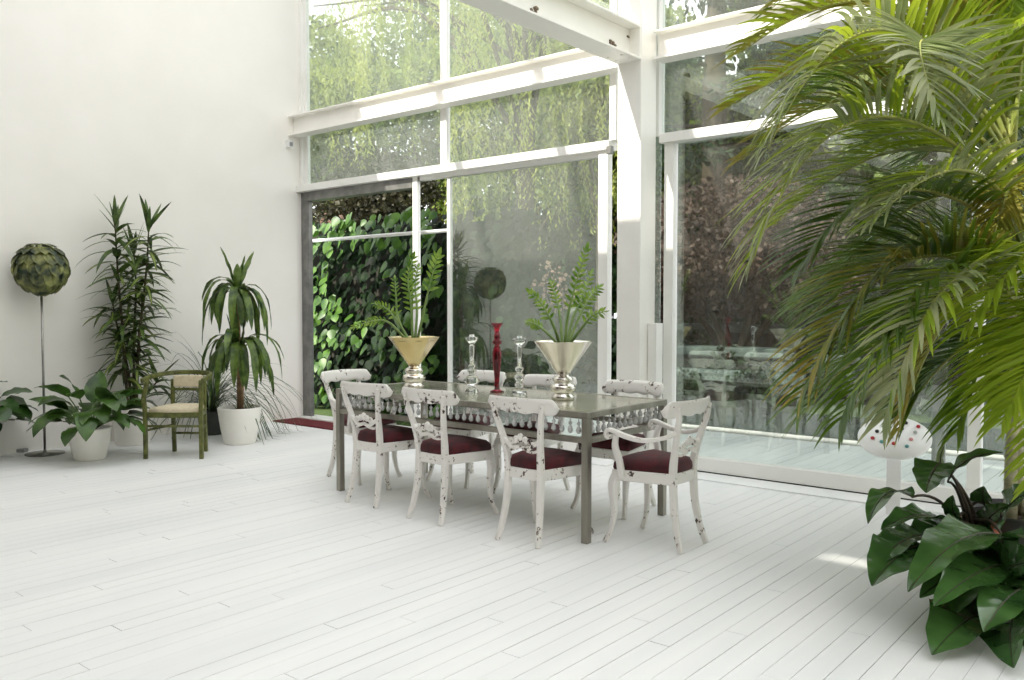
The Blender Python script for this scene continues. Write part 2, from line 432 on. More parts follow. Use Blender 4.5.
bars('frame', [(XL, -4.25, yf0-.04, yf1, 2.79, 2.87), (-6.83, -6.755, yf0+.03, yf1-.02, 0, 2.79), (-4.385, -4.285, yf0, yf1-.02, 0, 2.79),
               (-6.74, -4.415, yf0, yf1, .015, .13), (XL+.03, -6.84, yf0-.06, yf1+.1, 0, .03)], d1)
bars('track', [(XL+.07, -6.84, yf0+.03, yf1+.06, 2.68, 2.79), (XL+.0, XL+.15, yf0+.04, yf1, .03, 2.79), (-6.74, -6.72, yf0+.02, yf1, 2.74, 2.79)], d1, 'alu')
bars('head', [(-6.72, -4.385, yf0+.03, yf1, 2.745, 2.79)], d1)
bars('stile', [(-6.33, -6.285, 6.55, 6.59, .13, 2.74)], d1)
pane(d1, -6.285, -4.415, .13, 2.74, yg+.01)
o = bars('closer', [(-4.25, -4.2, yf0-.08, yf0-.03, 2.74, 2.81)], d1, 'alu')
d2 = struct('door_2')                                   # big sliding glass leaf on the right
bars('frame', [(-3.74, XR, yf0-.04, yf1, 2.78, 2.86), (-3.71, -3.62, yf0, yf1-.02, .015, 2.78), (-3.605, XR, yf0-.01, yf1, .018, .13)], d2)
bars('stile', [(-1.34, -1.255, yf0+.01, yf1-.01, .13, 2.78)], d2)
bars('far_stile', [(-1.60, -1.51, 6.655, 6.68, .02, 2.78)], d2, 'alu')
bars('gasket', [(-3.72, XR, yf0, yf1, .002, .017)], d2, 'rubber', 0)  # dark strip filling the gap below the sill rail
pane(d2, -3.605, -1.345, .13, 2.78, yg); pane(d2, -1.246, XR, .13, 2.78, yg); pane(d2, PX1+.02, -3.72, .0, 2.78, yg+.02)
mb = MB(); box(mb, -3.72, XR, 6.22, 6.48, 0, .012); box(mb, -6.7, -4.1, 6.22, 6.48, 0, .012)
o = mb.build('trim_1', M['board'], smooth=False, bevel=.003); o['kind'] = 'structure'
# little sensor box on the wall end
t = thing('sensor_box', 'small white sensor box fixed high on the wall end under the steel beam', 'sensor', (XL, 6.36, 3.36))
mb = MB(); box(mb, 0, .06, -.04, .04, -.045, .045); mb.build('housing', M['plastic_white'], t, smooth=False, bevel=.006)
mb = MB(); box(mb, .055, .064, -.022, .022, -.03, .02); mb.build('lens', M['plastic_grey'], t, smooth=False, bevel=.003)

# ================================================================== GARDEN
mb = MB(); box(mb, -40, 30, YW+.14, 45, -.35, -.09)
o = mb.build('garden_ground', M['lawn'], smooth=False); o['kind'] = 'structure'
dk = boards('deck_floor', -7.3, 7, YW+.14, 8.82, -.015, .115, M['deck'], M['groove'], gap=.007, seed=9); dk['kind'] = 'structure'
mb = MB(); box(mb, -7.3, 7, 8.83, 9.02, -.07, .01); o = mb.build('kerb', M['kerb'], smooth=False, bevel=.01); o['kind'] = 'structure'  # pale strip along the deck edge before the pond
mb = MB(); box(mb, -7.3, 7, 9.03, 11.6, -.12, -.075); o = mb.build('pond_water', M['water'], smooth=False); tag(o, kind='structure')

def leaf_cloud(mb, blobs, n, size, seed, droopy=0., ratio=.45, mi=0, shell=.55):
    g = np.random.default_rng(seed); tot = sum(b[1][0]*b[1][1]*b[1][2] for b in blobs)**1.0
    w = np.array([(b[1][0]*b[1][1]*b[1][2])**.7 for b in blobs]); w /= w.sum()
    for (c, r), k in zip(blobs, (w*n).astype(int)):
        d = g.normal(size=(k,3)); d /= np.linalg.norm(d, axis=1)[:,None]
        rad = shell + (1-shell)*g.random(k)**.6
        p = np.array(c) + d*rad[:,None]*np.array(r)
        a = g.normal(size=(k,3)) + d*.6; a[:,2] -= droopy; a /= np.linalg.norm(a, axis=1)[:,None]
        b_ = np.cross(a, g.normal(size=(k,3))); b_ /= np.linalg.norm(b_, axis=1)[:,None]
        nn = np.cross(a, b_); L = size*(.6+.8*g.random(k))[:,None]
        V = np.stack([p, p+a*L*.5+b_*L*ratio+nn*L*.08, p+a*L, p+a*L*.5-b_*L*ratio+nn*L*.08], 1).reshape(-1,3)
        o = len(mb.v); mb.v.extend(map(tuple, V.tolist()))
        mb.f.extend([(o+4*i, o+4*i+1, o+4*i+2, o+4*i+3) for i in range(k)]); mb.m.extend([mi]*k)

def tree(name, label, cat, base, height, spread, mat, n, size, seed, trunk_r=.16, droopy=0., low=.35, group=None, nb=9, shell=.4):
    rr = random.Random(seed); t = thing(name, label, cat, base, 0, group); mb = MB()
    top = Vector((rr.uniform(-.3,.3), rr.uniform(-.3,.3), height*.8))
    tube(mb, smooth_path([(0,0,-.1),(rr.uniform(-.1,.1),0,height*.3),top*.7,top], 4), lerp_list([trunk_r,trunk_r*.8,trunk_r*.5,trunk_r*.15], 13), 9)
    blobs = []
    for i in range(nb):
        a = 2*PI*i/nb*1.62; zz = height*(low + (1-low)*(.12+.8*i/nb)); rad = spread*.62*(1-.55*((zz/height-low)/(1-low))**2)*rr.uniform(.6,1)
        c = (rad*math.cos(a), rad*math.sin(a), zz); s = spread*rr.uniform(.36,.55)
        blobs.append((c, (s, s, s*rr.uniform(.65,.9))))
        tube(mb, smooth_path([(0,0,zz*.62), Vector(c)*.5+Vector((0,0,zz*.36)), c], 4), lerp_list([trunk_r*.4,trunk_r*.2,.01], 9), 5)
    mb.build('trunk', M['bark'], t)
    mb = MB(); leaf_cloud(mb, blobs, n, size, seed, droopy, shell=shell); mb.build('crown', M[mat], t, smooth=False)
    return t

def gp(px, Y, z=-.09): p = on_y(px, 340, Y); return (p.x, Y, z)
# far trees, each placed by where it stands in the garden
tree('broadleaf_tree', 'tall light green tree beyond the upper left pane next to the white wall', 'tree', gp(330, 17), 10.5, 3.4, 'tree_b', 22000, .14, 11, group='trees at the back of the garden')
tree('broadleaf_tree', 'mid green tree behind the willow, seen through the left bay', 'tree', gp(440, 19), 11, 3.6, 'tree_a', 22000, .14, 12, group='trees at the back of the garden')
tree('broadleaf_tree', 'green tree standing behind the sliding glass leaf and the red candlestick', 'tree', gp(525, 20), 11.5, 3.6, 'tree_a', 22000, .14, 13, group='trees at the back of the garden')
tree('broadleaf_tree', 'olive green tree beyond the glass just left of the white pillar', 'tree', gp(600, 18), 10, 3.2, 'tree_b', 22000, .14, 14, group='trees at the back of the garden')
tree('broadleaf_tree', 'tree behind the dark maple, seen just right of the pillar', 'tree', gp(668, 21), 9.0, 3.0, 'tree_b', 14000, .18, 15, low=.3, group='trees at the back of the garden')
tree('broadleaf_tree', 'tree half hidden behind the palm fronds, right of the dark maple', 'tree', gp(800, 20), 9.5, 3.4, 'tree_a', 14000, .18, 16, low=.25, group='trees at the back of the garden')
tree('broadleaf_tree', 'tree behind the palm, above the round pebble stand', 'tree', gp(900, 19), 9.0, 3.4, 'tree_b', 14000, .18, 17, low=.2, group='trees at the back of the garden')
tree('broadleaf_tree', 'tree behind the palm trunk at the right end of the glass wall', 'tree', gp(1010, 18), 9.0, 3.4, 'tree_a', 14000, .18, 18, low=.2, group='trees at the back of the garden')
# conifer with a thick bare trunk right of the pillar
b0 = gp(712, 16.5); t = thing('conifer_tree', 'dark conifer with a thick bare trunk, right of the white pillar', 'tree', b0)
mb = MB(); tube(mb, [(0,0,-.1),(.05,0,3),(0,0,6),(0,.1,10)], [.33,.29,.24,.1], 12); rr = random.Random(5)
for k in range(16):
    z = 3.6+k*.4; a = k*2.4; L = 2.6-.1*k; tube(mb, [(0,0,z),(L*.5*math.cos(a),L*.5*math.sin(a),z+.12),(L*math.cos(a),L*math.sin(a),z-.15)], [.05,.035,.012], 5)
mb.build('trunk', M['bark'], t); mb = MB()
leaf_cloud(mb, [((2.0*math.cos(k*2.4)*(1-.03*k), 2.0*math.sin(k*2.4)*(1-.03*k), 3.6+k*.4), (1.0,1.0,.32)) for k in range(16)], 7000, .2, 6, .4, ratio=.2, shell=.2)
mb.build('crown', M['conifer'], t, smooth=False)
# purple-brown maple dome
b0 = gp(735, 13.2); t = thing('dark_maple', 'low domed purple-brown maple beyond the right sliding glass', 'tree', b0)
mb = MB()
for k in range(6):
    a = k*1.05+.3; tube(mb, smooth_path([(0,0,-.05),(.12*math.cos(a),.12*math.sin(a),.6),(.7*math.cos(a),.7*math.sin(a),1.5),(1.2*math.cos(a),1.0*math.sin(a),2.2)], 4), lerp_list([.08,.07,.05,.02], 13), 7)
mb.build('trunk', M['bark'], t)
mb = MB(); leaf_cloud(mb, [((-.1,0,2.45),(2.0,1.5,1.15)), ((-1.0,-.1,1.9),(1.0,1.0,.7)), ((1.0,-.2,1.95),(1.1,1.0,.75)), ((.2,-.4,2.0),(1.0,1.0,.7))], 15000, .085, 21, .5, shell=.55)
mb.build('crown', M['maple'], t, smooth=False)
# willow: hanging strands
b0 = gp(520, 14.5); t = thing('weeping_willow', 'weeping willow trailing yellow-green strands across the upper panes', 'tree', b0)
mb = MB(); tube(mb, smooth_path([(0,0,-.1),(.1,0,2.4),(.35,-.2,5),(.2,0,8)], 4), lerp_list([.26,.22,.17,.08], 13), 10)
rr = random.Random(31); strands = []
def strand(px, Y, ztop, zbot): strands.append((on_y(px, 200, Y).x - b0[0], Y - b0[1], ztop, zbot))
for px in list(range(318, 440, 9)) + list(range(440, 640, 5)):
    for rep in range(2):
        Y = rr.uniform(10.8, 15.5)
        D = depth_of(on_y(px, 200, Y)); low = {True: rr.uniform(150, 245), False: rr.uniform(60, 180)}[px > 440]
        if rr.random() < .12: low += 60
        strand(px + rr.uniform(-4,4), Y, rr.uniform(7.2, 9.6), CAMH + (305-low)/F*D)
for (px, Y, low) in ((364,10.4,180),(366,10.6,178),(362,10.5,160),(337,10.2,175),(339,10.3,165),(350,10.4,85),(357,10.5,90),(380,10.8,85),(412,11,95),(455,10.8,260),(462,11,235),(470,11.2,225),(480,10.9,215),(372,10.6,95),(345,10.5,70)):
    for q in range(3):
        p = on_y(px+rr.uniform(-3,3), 200, Y); strand(px+rr.uniform(-4,4), Y+rr.uniform(-.1,.1), rr.uniform(7,8.5), CAMH+(305-low)/F*depth_of(p))
for k in range(24):
    s = strands[rr.randrange(len(strands))]
    tube(mb, smooth_path([(.25,-.1,rr.uniform(4.5,7)), (s[0]*.5,s[1]*.5,s[2]+.3), (s[0],s[1],s[2])], 4), lerp_list([.06,.04,.012], 9), 5)
mb.build('trunk', M['bark'], t)
mb = MB(); g = np.random.default_rng(4)
for (x, y, z1, z0) in strands:
    n = int((z1-z0)/.042); ph = rr.random()*6
    for i in range(n):
        z = z1-(i+.5)*.042; sw = .10*math.sin(z*1.1+ph)
        p = np.array((x+sw+rr.uniform(-.05,.05), y+.1*math.cos(z*.9+ph)+rr.uniform(-.05,.05), z))
        a = np.array((rr.gauss(0,.55), rr.gauss(0,.55), -1.)); a /= np.linalg.norm(a)
        c = np.cross(a, g.normal(size=3)); c /= np.linalg.norm(c); L = rr.uniform(.06,.125)
        o = len(mb.v); mb.v.extend([tuple(p), tuple(p+a*L*.45+c*L*.16), tuple(p+a*L), tuple(p+a*L*.45-c*L*.16)]); mb.f.append((o,o+1,o+2,o+3)); mb.m.append(0)
mb.build('hanging_foliage', M['willow'], t, smooth=False)
# shrubs
def shrub(label, px, Y, h, r, mat, n, size, seed, z=-.09, group=None):
    t = thing('garden_shrub', label, 'shrub', gp(px, Y, z), 0, group); rr = random.Random(seed); mb = MB()
    for k in range(7):
        a = k*.9; tube(mb, [(0,0,-.02),(.15*r*math.cos(a),.15*r*math.sin(a),h*.4),(.5*r*math.cos(a),.5*r*math.sin(a),h*.75)], [.03,.022,.008], 5)
    mb.build('stem', M['bark'], t); mb = MB()
    leaf_cloud(mb, [((rr.uniform(-.45,.45)*r, rr.uniform(-.3,.3)*r, h*(.3+.45*rr.random())), (r*.65, r*.55, h*.32)) for _ in range(6)], n, size, seed, shell=.35)
    mb.build('foliage', M[mat], t, smooth=False)
shrub('dark bush below the willow, left part of the sliding glass', 470, 12.0, 2.3, 1.3, 'shrub', 3000, .17, 41)
shrub('dark bush behind the silver vase on the right end of the table', 590, 11.8, 1.5, 1.2, 'shrub', 2600, .16, 42)
shrub('dark low bush between the two silver vases', 530, 11.4, 1.2, 1.1, 'shrub', 2400, .15, 43)
shrub('dark bush at the left end of the stone steps', 672, 15.0, 1.7, 1.2, 'shrub', 2600, .16, 44)
shrub('dark bush under the maple beside the stone steps', 730, 14.6, 1.2, 1.2, 'shrub', 2600, .15, 45)
shrub('dark bush right of the stone steps behind the palm fronds', 800, 14.6, 1.7, 1.4, 'shrub', 2600, .16, 46)
shrub('dark bush beyond the pond above the pebble stand', 890, 13.5, 1.6, 1.4, 'shrub', 2600, .16, 47)
shrub('dark bush beyond the glass at the right edge', 985, 13.0, 1.9, 1.5, 'shrub', 2600, .16, 48)
tree('copper_tree', 'dark copper-leaved tree rising behind the ivy wall', 'tree', gp(372, 10.6), 4.4, 1.7, 'copper', 12000, .085, 27, .1, low=.42, nb=10, shell=.35)
shrub('pink blossoming bush high behind the ivy, lowest left upper pane', 322, 9.2, 3.55, .8, 'pinkleaf', 700, .1, 49)
shrub('pale pink bush behind the glass above the right silver vase', 562, 14.6, 2.5, .8, 'pinkleaf', 420, .08, 50)
for px, Y, h_, lab in ((684,11.45,.5,'left end'),(722,12.35,.85,'middle'),(756,11.45,.55,'right half'),(700,13.2,1.15,'back left')):
    shrub('small dark clump of leaves against the stone slabs, ' + lab, px, Y, h_, .42, 'shrub', 700, .1, int(px))
# thick evergreen belt closing the garden
hb = on_y(600, 340, 24)
for i, (px, lab) in enumerate(((280,'behind the ivy wall'),(400,'behind the open garden door'),(510,'behind the willow'),(610,'behind the white pillar'),(700,'behind the conifer trunk'),(790,'behind the maple'),(890,'behind the round pebble stand'),(1000,'at the far right behind the palm'),(1110,'beyond the right edge of the glass'))):
    shrub('tall evergreen screen bush ' + lab, px, 23 if px < 700 else 22, 5.2, 3.4, 'shrub', 5200, .3, 60+i, group='evergreen screen')
# stepped stone tiers beyond the pond
for i, (Y, z, px0, px1, lab) in enumerate(((11.95, .42, 655, 800, 'lowest'), (12.6, .75, 660, 790, 'middle'), (13.9, 1.08, 664, 800, 'top'))):
    x0, x1 = on_y(px0, 340, Y).x, on_y(px1, 340, Y).x
    t = thing('stone_bench', f'{lab} of the long grey-green stone slabs stepped up beyond the pond', 'stone bench', ((x0+x1)/2, Y, -.09), 0, 'stone slabs beyond the pond')
    h = (x1-x0)/2; mb = MB(); box(mb, -h, h, -.25, .25, z-.05, z+.09); mb.build('slab', M['slab'], t, smooth=False, bevel=.015)
    mb = MB(); box(mb, -h+.04, h-.04, -.17, .2, -.02, z-.05); mb.build('riser', M['riser'], t, smooth=False, bevel=.01)
# ivy wall by the open door
wall('garden_wall', -13, -6.6, 8.0, 8.25, -.1, 2.45, mat='gwall')
rr = random.Random(77); mb = MB()
def ivyleaf(p, s, mi):
    mid = arc_mid(p, (rr.uniform(-.7,.7), rr.uniform(-.45,-.1), rr.uniform(-1,-.25)), s, rr.uniform(.2,.9), 4)
    blade(mb, mid, (1, rr.uniform(-.5,.5), rr.uniform(-.3,.3)), s*rr.uniform(.38,.5), P_heart, .18, 1, mi)
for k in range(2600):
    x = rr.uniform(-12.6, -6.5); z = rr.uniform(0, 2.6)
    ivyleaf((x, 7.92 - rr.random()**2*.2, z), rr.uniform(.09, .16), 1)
for k in range(760):
    x = rr.uniform(-11.2, -7.55); z = 2.66*(rr.random()**.8)
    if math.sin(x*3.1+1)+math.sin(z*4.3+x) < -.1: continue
    ivyleaf((x, 7.74 - rr.random()**1.5*.3, z), rr.uniform(.11, .185), 0)
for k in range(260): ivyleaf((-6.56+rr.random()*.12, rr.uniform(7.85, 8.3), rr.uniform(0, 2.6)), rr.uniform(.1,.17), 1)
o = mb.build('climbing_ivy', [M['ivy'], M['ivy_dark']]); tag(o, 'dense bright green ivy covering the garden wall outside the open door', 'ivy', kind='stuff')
# low leafy plants at the foot of the ivy
for k, (x, y, lab) in enumerate(((-7.35, 7.3, 'bright green leafy plant outside, right under the ivy by the door post'), (-8.15, 7.35, 'bright green leafy plant outside, under the middle of the ivy'))):
    t = thing('hosta_plant', lab, 'plant', (x, y, -.02)); mb = MB(); rr = random.Random(k)
    for j in range(22):
        a = rr.uniform(0, 2*PI); d = Vector((math.cos(a), math.sin(a), rr.uniform(.5,1.8)))
        blade(mb, arc_mid((0,0,0), d, rr.uniform(.35,.6), 1.5, 7), d.cross(Vector((0,0,1))), .06, P_lance, .2, 1)
    mb.build('foliage', M['ivy'], t)
t = thing('garden_rail', 'thin white horizontal rail outside, crossing the open garden door', 'rail', (-7.7, 7.05, -.05))
mb = MB(); tube(mb, [(-1.9, 0, 2.3), (.95, 0, 2.3)], .022, 8); mb.build('bar', M['frame'], t)
for xx in (-1.88, on_y(416.5, 300, 7.05).x+7.7):
    mb = MB(); tube(mb, [(xx, 0, 0), (xx, 0, 2.3)], .014, 8); mb.build('post', M['frame'], t)

# ================================================================== DINING TABLE
TX0, TX1, TY0, TY1, TZ = -5.14, -2.84, 4.11, 5.04, .775
tc = Vector(((TX0+TX1)/2, (TY0+TY1)/2, 0)); hx, hy = (TX1-TX0)/2, (TY1-TY0)/2
tb = thing('dining_table', 'long brushed steel dining table with mirror top and crystal fringe', 'table', tc)
mb = MB(); box(mb, -hx+.03, hx-.03, -hy+.03, hy-.03, TZ-.012, TZ-.002); mb.build('tabletop', M['table_top'], tb, smooth=False)
mb = MB()
for zz0, zz1, e in ((TZ-.035, TZ, 0), (TZ-.185, TZ-.15, .003)):
    k = .035 if not e else .045                  # lower rails run between the legs
    box(mb, -hx+(k if e else 0), hx-(k if e else 0), -hy+e, -hy+.035, zz0, zz1); box(mb, -hx+(k if e else 0), hx-(k if e else 0), hy-.035, hy-e, zz0, zz1)
    box(mb, -hx+e, -hx+.035, -hy+k, hy-k, zz0, zz1); box(mb, hx-.035, hx-e, -hy+k, hy-k, zz0, zz1)
mb.build('apron_frame', M['table_metal'], tb, smooth=False, bevel=.003)
for sx in (-1, 1):
    for sy in (-1, 1):
        mb = MB(); box(mb, sx*hx-(.0 if sx < 0 else .045), sx*hx+(.045 if sx < 0 else 0), sy*hy-(0 if sy < 0 else .045), sy*hy+(.045 if sy < 0 else 0), 0, TZ-.035)
        mb.build('leg', M['table_metal'], tb, smooth=False, bevel=.003)
mb = MB()
lathe(mb, [(.001,-.048),(.010,-.044),(.017,-.03),(.013,-.012),(.005,0),(.009,.006),(.012,.014),(.008,.022),(.003,.026),(.003,.05)], 8)
cm = None
def crystal(x, y, z=TZ-.085):
    global cm
    if cm is None:
        cm = mb.build('crystal_drop', M['bead_white'], tb); o = cm
    else: o = cm.copy(); COL.objects.link(o); o.parent = tb
    o.location = (x, y, z)
for i in range(36):
    x = -hx+.075+(2*hx-.15)*i/35; crystal(x, -hy+.017); crystal(x, hy-.017)
for i in range(14):
    y = -hy+.075+(2*hy-.15)*i/13; crystal(-hx+.017, y); crystal(hx-.017, y)
# ================================================================== DINING CHAIRS (local: front is +Y)
def make_chair(name, label, group, arms):
    t = thing(name, label, 'chair', (0,0,0), 0, group); cm_, vel = M['chair'], M['velvet']
    for s in (-1, 1):
        mb = MB(); p = smooth_path([(s*.152,-.232,0),(s*.138,-.2,.1),(s*.125,-.172,.25),(s*.121,-.16,.42)], 4)
        sweep(mb, p, lerp_list([.026,.03,.033,.034], len(p)), lerp_list([.03,.034,.04,.042], len(p)), (1,0,0)); mb.build('leg', cm_, t, bevel=.005, smooth=True)
    for s in (-1, 1):
        mb = MB(); p = smooth_path([(s*.19,.165,.425),(s*.203,.19,.35),(s*.192,.188,.2),(s*.198,.205,.08),(s*.214,.238,0)], 4)
        sweep(mb, p, lerp_list([.046,.046,.034,.026,.028], len(p)), lerp_list([.046,.046,.034,.026,.03], len(p)), (1,0,0)); mb.build('leg', cm_, t, bevel=.005, smooth=True)
    for s in (-1, 1):
        mb = MB(); p = smooth_path([(s*.121,-.16,.40),(s*.122,-.165,.5),(s*.14,-.192,.63),(s*.168,-.222,.75),(s*.18,-.232,.83)], 4)
        sweep(mb, p, lerp_list([.034,.034,.03,.028,.028], len(p)), lerp_list([.042,.04,.034,.03,.026], len(p)), (1,0,0)); mb.build('stile', cm_, t, bevel=.005, smooth=True)
    # seat frame: trapezoid with a bowed front
    def outline(inset, n=9):
        pts = []; xb, xf, yb, yf = .137-inset, .218-inset, -.17+inset, .19-inset
        for i in range(n): u = i/(n-1)*2-1; pts.append((u*xf, yf+.022*(1-u*u)))
        for i in range(n-3): u = 1-i/(n-4)*2; pts.append((u*xb, yb-.012*(1-u*u)))
        return pts[:n][::1] + pts[n:]
    ol = outline(0); n = len(ol); mb = MB()
    vs = [(x,y,.375) for x,y in ol] + [(x,y,.44) for x,y in ol]
    fs = [(i,i+n,(i+1)%n+n,(i+1)%n) for i in range(n)] + [tuple(range(n)), tuple(range(2*n-1, n-1, -1))]
    mb.add(vs, fs); mb.build('seat_frame', cm_, t, smooth=False, bevel=.006)
    mb = MB(); rings = [(1.0,.437),(1.03,.455),(1.01,.482),(.9,.506),(.62,.522),(.25,.528)]
    ol = outline(.012); vs = []; fs = []
    for (sc, z) in rings: vs += [(x*sc, .005+(y-.005)*sc, z) for x,y in ol]
    for k in range(len(rings)-1):
        for i in range(n): a, b_ = k*n+i, k*n+(i+1)%n; fs.append((a, a+n, b_+n, b_))
    fs.append(tuple(range(len(vs)-1, len(vs)-n-1, -1))); mb.add(vs, fs); mb.build('cushion', vel, t)
    # curved top rail with rounded lobed ends
    mb = MB(); NX, NZ = 33, 6; vs = []; fs = []; H = .245
    for side in (0, 1):
        for i in range(NX):
            u = math.sin((i/(NX-1)*2-1)*PI/2); e = max(0, (abs(u)-.86)/.14); k = max(0.0, 1-e**3)**.45
            mid = .818 - .004*abs(u); zl = .776 + .005*math.cos(u*PI*4) - .012*max(0, (abs(u)-.6)/.4); zh = .868 - .004*abs(u)
            zl, zh = mid+(zl-mid)*max(.05,k), mid+(zh-mid)*max(.05,k)
            for j in range(NZ):
                v = j/(NZ-1); z = zl+(zh-zl)*v
                lean = -(v-.5)*.03 - .018*(2*v-1)**2*0
                th = .013 + .008*max(0, (abs(u)-.75)/.25)
                vs.append((u*H, -.252+.075*u*u + lean + (th if side else -th)*math.sqrt(max(.15, 1-(2*v-1)**4)), z))
    def vid(s, i, j): return s*NX*NZ+i*NZ+j
    for i in range(NX-1):
        for j in range(NZ-1):
            fs.append((vid(0,i,j), vid(0,i+1,j), vid(0,i+1,j+1), vid(0,i,j+1))); fs.append((vid(1,i,j+1), vid(1,i+1,j+1), vid(1,i+1,j), vid(1,i,j)))
        fs.append((vid(0,i,0), vid(1,i,0), vid(1,i+1,0), vid(0,i+1,0))); fs.append((vid(0,i,NZ-1), vid(0,i+1,NZ-1), vid(1,i+1,NZ-1), vid(1,i,NZ-1)))
    for j in range(NZ-1):
        fs.append((vid(0,0,j), vid(0,0,j+1), vid(1,0,j+1), vid(1,0,j))); fs.append((vid(0,NX-1,j), vid(1,NX-1,j), vid(1,NX-1,j+1), vid(0,NX-1,j+1)))
    mb.add(vs, fs); mb.build('top_rail', cm_, t)
    # carved cross splat: two volutes meeting a three lobed shell
    mb = MB()
    for s in (-1, 1):
        tube(mb, smooth_path([(s*.135,-.185,.615),(s*.10,-.195,.59),(s*.06,-.2,.565),(s*.03,-.2,.565),(0,-.2,.575)], 4), lerp_list([.016,.014,.014,.013,.012], 17), 8)
        tube(mb, [(s*(.068+.024*math.cos(a)*(1-k/22)), -.2, .598+.024*math.sin(a)*(1-k/22)) for k, a in enumerate([i*.55-1.5 for i in range(18)])], .008, 6)
        ball(mb, (s*.034,-.2,.612), .022,.014,.024)
        tube(mb, smooth_path([(s*.12,-.17,.56),(s*.09,-.19,.545),(s*.05,-.2,.55)], 4), .009, 6)
    ball(mb, (0,-.2,.622), .024,.016,.03); mb.build('carved_splat', cm_, t)
    if arms:
        for s in (-1, 1):
            mb = MB(); c = (s*.25, .185, .645)
            p = smooth_path([(s*.15,-.205,.685),(s*.19,-.14,.652),(s*.228,-.03,.632),(s*.248,.08,.65),(s*.25,.16,.675)], 5)
            curl = [(s*.25, .185+.032*math.cos(a)*(1-k/16), .648+.032*math.sin(a)*(1-k/16)) for k, a in enumerate([2.0-i*.5 for i in range(12)])]
            pts = p[:-1] + [Vector(q) for q in curl]
            sweep(mb, pts, .034, lerp_list([.026,.024,.028,.02,.014], len(pts)), (1,0,0))
            ar = mb.build('arm', cm_, t, bevel=.005)
            mb = MB(); p = smooth_path([(s*.248,.14,.655),(s*.236,.155,.58),(s*.222,.135,.5),(s*.218,.12,.40)], 4)
            sweep(mb, p, .03, lerp_list([.026,.034,.036,.04], len(p)), (1,0,0)); mb.build('arm_support', cm_, ar, bevel=.005)
    return t
GS, GA = 'armless dining chairs along the table', 'armchairs at the table ends'
side0 = make_chair('dining_chair', 'armless distressed white chair, camera side of the table, nearest the round-topped right vase', GS, False)
side0.location = (-3.165, 4.085, 0); side0.rotation_euler = (0,0,math.radians(1))
dup(side0, (-3.945, 4.10, 0), math.radians(-1), 'armless distressed white chair, middle one on the near side of the table')
dup(side0, (-4.63, 4.145, 0), math.radians(1), 'armless distressed white chair at the left end of the near side of the table')
dup(side0, (-4.65, 5.03, 0), PI, 'armless white chair across the table, behind the left glass candlestick')
dup(side0, (-3.95, 5.02, 0), PI+.02, 'armless white chair across the table, behind the right glass candlestick and vase')
dup(side0, (-3.2, 5.0, 0), PI-.03, 'armless white chair across the table, in front of the white pillar')
side0['label'] = 'armless distressed white chair nearest the camera, at the near right table leg'
arm0 = make_chair('dining_armchair', 'distressed white armchair with burgundy seat at the right end of the table', GA, True)
arm0.location = (-2.555, 4.44, 0); arm0.rotation_euler = (0,0,PI/2)
dup(arm0, (-5.385, 4.56, 0), -PI/2, 'distressed white armchair at the left end of the table by the garden door')

# ================================================================== ON THE TABLE
TT = TZ
def vase(label, p, rz, n, mats):
    t = thing('silver_vase', label, 'vase', (p.x, p.y, TT), rz, 'silver trumpet vases')
    mb = MB(); lathe(mb, [(.001,0),(.074,0),(.078,.012),(.074,.028),(.062,.036),(.064,.044),(.084,.06),(.088,.078),(.08,.096),(.062,.104),(.06,.112),(.068,.124),(.07,.138),(.056,.15),(.04,.156),(.04,.168)], 28)
    mb.build('foot', mats[0], t)
    mb = MB(); lathe(mb, [(.038,.166),(.05,.18),(.196,.385),(.2,.388),(.19,.386),(.17,.36),(.05,.2),(.001,.198)], n); mb.build('bowl', mats[1], t, smooth=(n > 12))
    mb = MB(); lathe(mb, [(.001,.362),(.168,.358)], 20); mb.build('soil', M['soil'], t); return t
VL, VR = ground(414, 387.5, TT), ground(563, 399, TT)
vase('silver footed vase with gilded faceted bowl near the left end of the table', VL, .25, 8, (M['silver'], M['gold']))
vase('smooth silver footed vase near the right end of the table', VR, 0, 40, (M['silver'], M['silver']))
def zz_plant(label, p, stems, seed):
    D = depth_of((p.x, p.y, TT+.36)); t = thing('zz_plant', label, 'plant', (p.x, p.y, TT+.362), 0, 'feathery plants in the silver vases')
    rr = random.Random(seed); ms, ml = MB(), MB()
    for pts, dd, n, L, t0 in stems:
        W = [at(x, y, D+dd*i/(len(pts)-1)) - Vector(t.location) for i, (x, y) in enumerate(pts)]
        W[0] = Vector((W[0].x*.6, W[0].y*.6, 0.))
        path = smooth_path(W, 8); m_ = len(path)
        tube(ms, path, lerp_list([.011,.009,.006,.003], m_), 6)
        for k in range(n):
            q = t0+(1-t0)*(k+.5)/n; i = min(int(q*(m_-1)), m_-2); T = (path[i+1]-path[i]).normalized()
            base = path[i].lerp(path[i+1], q*(m_-1)-i)
            s = T.cross(ray(p.x, p.y).normalized() if False else FWD).normalized()
            for sg in (-1, 1):
                d = (s*sg*(1-.3*q) + T*(.5+.5*q) + FWD*rr.uniform(-.9,.7)).normalized()
                ll = L*(1-.3*abs(2*q-1.1))*rr.uniform(.85,1.1)
                blade(ml, arc_mid(base, d, ll, .45, 5), (d.cross(FWD + UP*rr.uniform(.2,1.0))), ll*.165, P_lily, .3, 1)
        blade(ml, arc_mid(path[-1], path[-1]-path[-3], L*.8, .1, 5), RIGHT, L*.18, P_lily, .2, 1)
    ms.build('stem', M['zz_stem'], t); ml.build('foliage', M['zz'], t)
